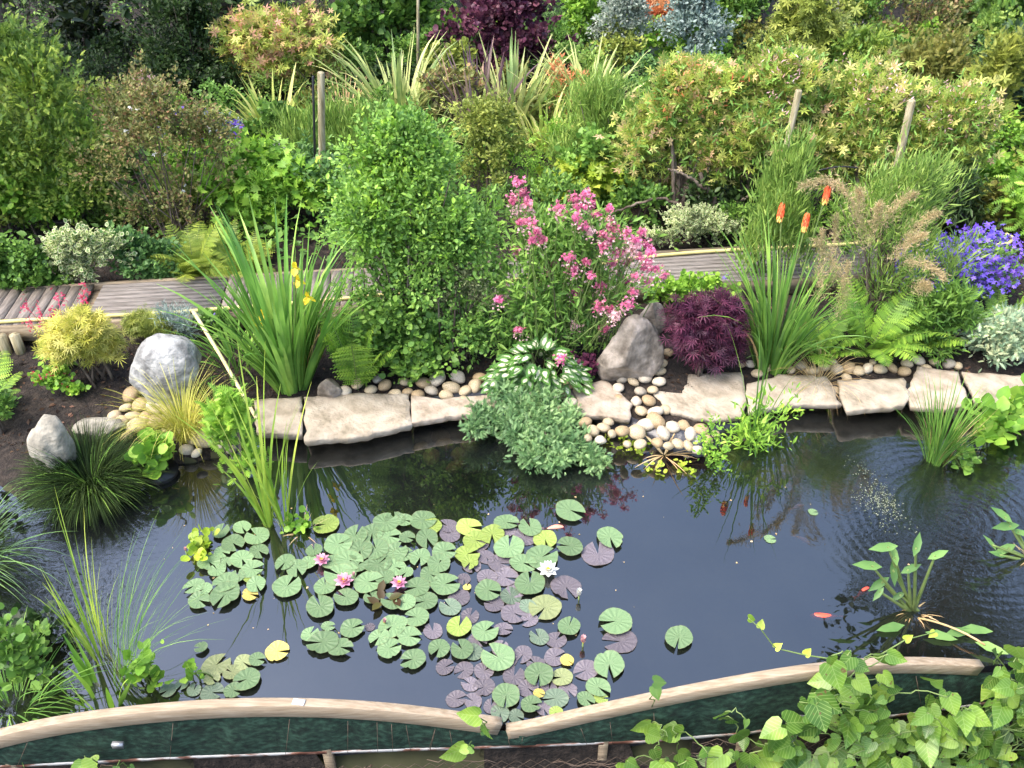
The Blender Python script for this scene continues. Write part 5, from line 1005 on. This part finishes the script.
# rusty bar and netting
xs_ = np.linspace(-120, 1180, 90); B3 = np.array([[*bar_at(x), BARZ] for x in xs_]); B3[:, 1] -= .0
mb = MB(); V = []; hh, w_ = .022, .03
for (u, v) in ((0, 0), (w_, 0), (w_, -hh), (0, -hh)): V.append(B3 + [0, -u + w_ / 2, v])
V = np.stack(V, 1).reshape(-1, 3); mb.add(V, np.array([(i * 4 + j, (i + 1) * 4 + j, (i + 1) * 4 + (j + 1) % 4, i * 4 + (j + 1) % 4) for i in range(89) for j in range(4)])); mb.build('metal_bar', M['rusty'], fr_)
topy = np.interp(xs_, [p[0] for p in LR[:-1]] + [502, 545] + [p[0] for p in RR[1:]] + [1180], [p[1] for p in LR[:-1]] + [721, 719] + [p[1] for p in RR[1:]] + [640]) 
TZ = np.array([rail_at(x, y, -.02) for x, y in zip(xs_, topy)]); TZ[:, 2] = np.maximum(TZ[:, 2] - .066, BARZ + .03); TZ[:, 1] -= .012
rows = []
for k, f in enumerate((0, .25, .5, .75, 1.)):
    rw_ = TZ * (1 - f) + (B3 + [0, -.012, -.01]) * f; rw_[:, 1] -= .012 * math.sin(math.pi * f) * (1 + .9 * np.sin(np.arange(90) * 1.3 + 2 * f) + .6 * np.sin(np.arange(90) * 2.9)); rows.append(rw_)
mb = MB(); mb.add(np.concatenate(rows), np.array([(j * 90 + i, j * 90 + i + 1, (j + 1) * 90 + i + 1, (j + 1) * 90 + i) for j in range(4) for i in range(89)])); mb.build('netting', M['net'], fr_, smooth=True)
bk = np.concatenate([TZ + [0, .055, -.03], np.c_[B3[:, 0], B3[:, 1] + .045, np.full(90, -.15)], np.c_[B3[:, 0], B3[:, 1] + .02, np.full(90, -.62)]]); mb = MB(); mb.add(bk, np.array([(j * 90 + i, j * 90 + i + 1, (j + 1) * 90 + i + 1, (j + 1) * 90 + i) for j in range(2) for i in range(89)])); mb.build('liner_wall', M['liner'], fr_)
mb = MB()
for k in range(17):
    x = rng.uniform(0, 1000); i_ = int(np.clip(np.searchsorted(xs_, x), 0, 89)); a = TZ[i_] + [0, -.03, -.01]; b2 = B3[i_] + [rng.uniform(-.03, .03), -.035, .015]; mb = MB(); tube(mb, [a, b2], .0013, 4); mb.build('tie', M['wire'], fr_)
mb = MB(); gx = np.arange(-3.2, 3.6, .07)
yb = lambda x: float(np.interp(x, B3[:, 0], B3[:, 1])) - .07
for s in (1, -1):
    for x in gx: tube(mb, [(x, yb(x), -.02), (x + s * .25, yb(x + s * .25), -.27), (x + s * .5, yb(x + s * .5), -.52)], .0015, 3, cap=False)
mb.build('wire_mesh', M['wire'], fr_)
for (x, l_) in ((-2.4, 0), (-.9, 0), (.45, 0), (1.15, 0)):
    y_ = float(np.interp(x, B3[:, 0], B3[:, 1])) + .0; mb = MB(); box(mb, (x, y_ + .005, -.25), (.045, .04, .66)); mb.build('post', M['fascia'], fr_)
pA = at(800, 722, yb(1.1) - .02); pB = at(770, 768, yb(1.0) - .06); mb = MB(); d = pB - pA; box(mb, (pA + pB) / 2, (np.linalg.norm(d), .045, .012), ax=d, up=(0, -.6, 1)); box(mb, pA + [.0, 0, .012], (.05, .05, .01), up=(0, -.6, 1)); mb.build('bracket', M['galv'], fr_)
pA = rail_at(118, 745, -.09); mb = MB(); box(mb, pA, (.05, .02, .03)); mb.build('bracket', M['galv'], fr_)
# thin dry stems caught on the netting
mb = MB()
for k in range(34):
    x = rng.uniform(40, 900); a = np.array([*bar_at(x), BARZ]) + [0, -.09, rng.uniform(-.12, .03)]; b2 = a + [rng.normal(0, .22), rng.uniform(-.02, .0), rng.normal(0, .04)]; tube(mb, bez(a, b2, rng.uniform(-.02, .03), 8, .006), .002, 4)
o = mb.build('dry_stems', M['wire']); tag(o, 'tangle of thin dry stems caught on the netting below the rail', 'dry stems', kind='stuff')

# ------------------------------------------------------------------ heart leaved climber on the fence
def climber(label, regions, size, curls=(), group=None, name='bindweed', dy=(-.28, -.06)):
    x0, y0 = regions[0][0], regions[0][1]; b0 = rail_at(x0, y0, -.1); r = root(name, label, 'climbing plant', (b0[0], b0[1], -.5)); P_ = []; S_ = []
    for (x, y, sx, sy, n) in regions:
        for k in range(n):
            qx = rng.uniform(x - sx, x + sx); qy = rng.uniform(y - sy, y + sy); yy = bar_at(min(qx, 1240))[1] + rng.uniform(*dy); P_.append(at(qx, qy, yy)); S_.append(size * rng.uniform(.35, 1.25))
    P_ = np.array(P_); n = len(P_); mb = MB(); D = np.c_[rng.normal(0, .7, n), rng.uniform(-.7, .2, n), rng.uniform(-1, .1, n)]; Nn = np.c_[rng.normal(0, .6, n), rng.uniform(-1.2, -.1, n), rng.uniform(.1, 1.3, n)]
    inst(mb, T['heart'], P_, D, Nn, np.array(S_)); mb.build('leaves', M['vine'], r)
    ms = MB()
    for i in range(0, n - 1, 3): tube(ms, bez(P_[i], P_[(i + 1) % n] if np.linalg.norm(P_[i] - P_[i + 1]) < .5 else P_[i] + [0, 0, -.15], .03, 8, .008), .003, 5)
    for c_ in curls:
        Q = np.array([rail_at(x, y, -.05 + .04 * k) for k, (x, y) in enumerate(c_)]); t = np.linspace(0, len(Q) - 1, 20); tube(ms, np.stack([np.interp(t, np.arange(len(Q)), Q[:, k]) for k in range(3)], 1), np.linspace(.004, .002, 20), 5)
        inst(mb2 := MB(), T['heart'], Q[1:], rng.normal(0, 1, Q[1:].shape), np.array([[0, -.6, 1]] * (len(Q) - 1)), .04); mb2.build('young_leaves', M['lime'], r)
    ms.build('stems', M['greenstem'], r); return r
climber('dense mass of heart shaped climber leaves filling the lower right corner', [(856, 674, 34, 20, 22), (845, 708, 50, 16, 30), (872, 716, 24, 20, 18), (940, 688, 14, 12, 5), (1012, 688, 22, 34, 34), (880, 742, 110, 26, 120), (985, 740, 60, 36, 90), (1045, 700, 30, 70, 50), (770, 752, 34, 14, 16)], .10, curls=[((838, 660), (805, 655), (775, 648), (760, 628), (748, 618)), ((880, 655), (905, 640), (935, 632))])
climber('climber shoot with several leaves right of the middle below the rail', [(655, 735, 14, 16, 6), (690, 745, 18, 20, 6), (735, 722, 14, 14, 5), (655, 683, 8, 4, 2), (700, 760, 40, 10, 12), (620, 764, 10, 5, 2)], .10)
climber('few climber leaves below the gap between the two rails', [(468, 755, 7, 9, 3), (479, 732, 5, 8, 2), (483, 714, 4, 3, 1)], .085)
climber('three climber leaves at the lower left edge', [(92, 763, 12, 4, 3), (125, 766, 10, 2, 2)], .09)
# undergrowth outside the pond wall; near-black leaf colour stands in for the shade
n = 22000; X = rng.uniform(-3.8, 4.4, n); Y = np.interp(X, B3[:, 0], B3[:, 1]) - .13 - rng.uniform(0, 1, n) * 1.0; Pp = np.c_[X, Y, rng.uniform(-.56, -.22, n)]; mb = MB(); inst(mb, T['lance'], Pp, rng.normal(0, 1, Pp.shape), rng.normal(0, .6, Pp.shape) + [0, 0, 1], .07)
tag(mb.build('undergrowth', M['darker']), 'undergrowth outside the pond wall, its shade put into near black leaf colour', 'undergrowth', kind='stuff')
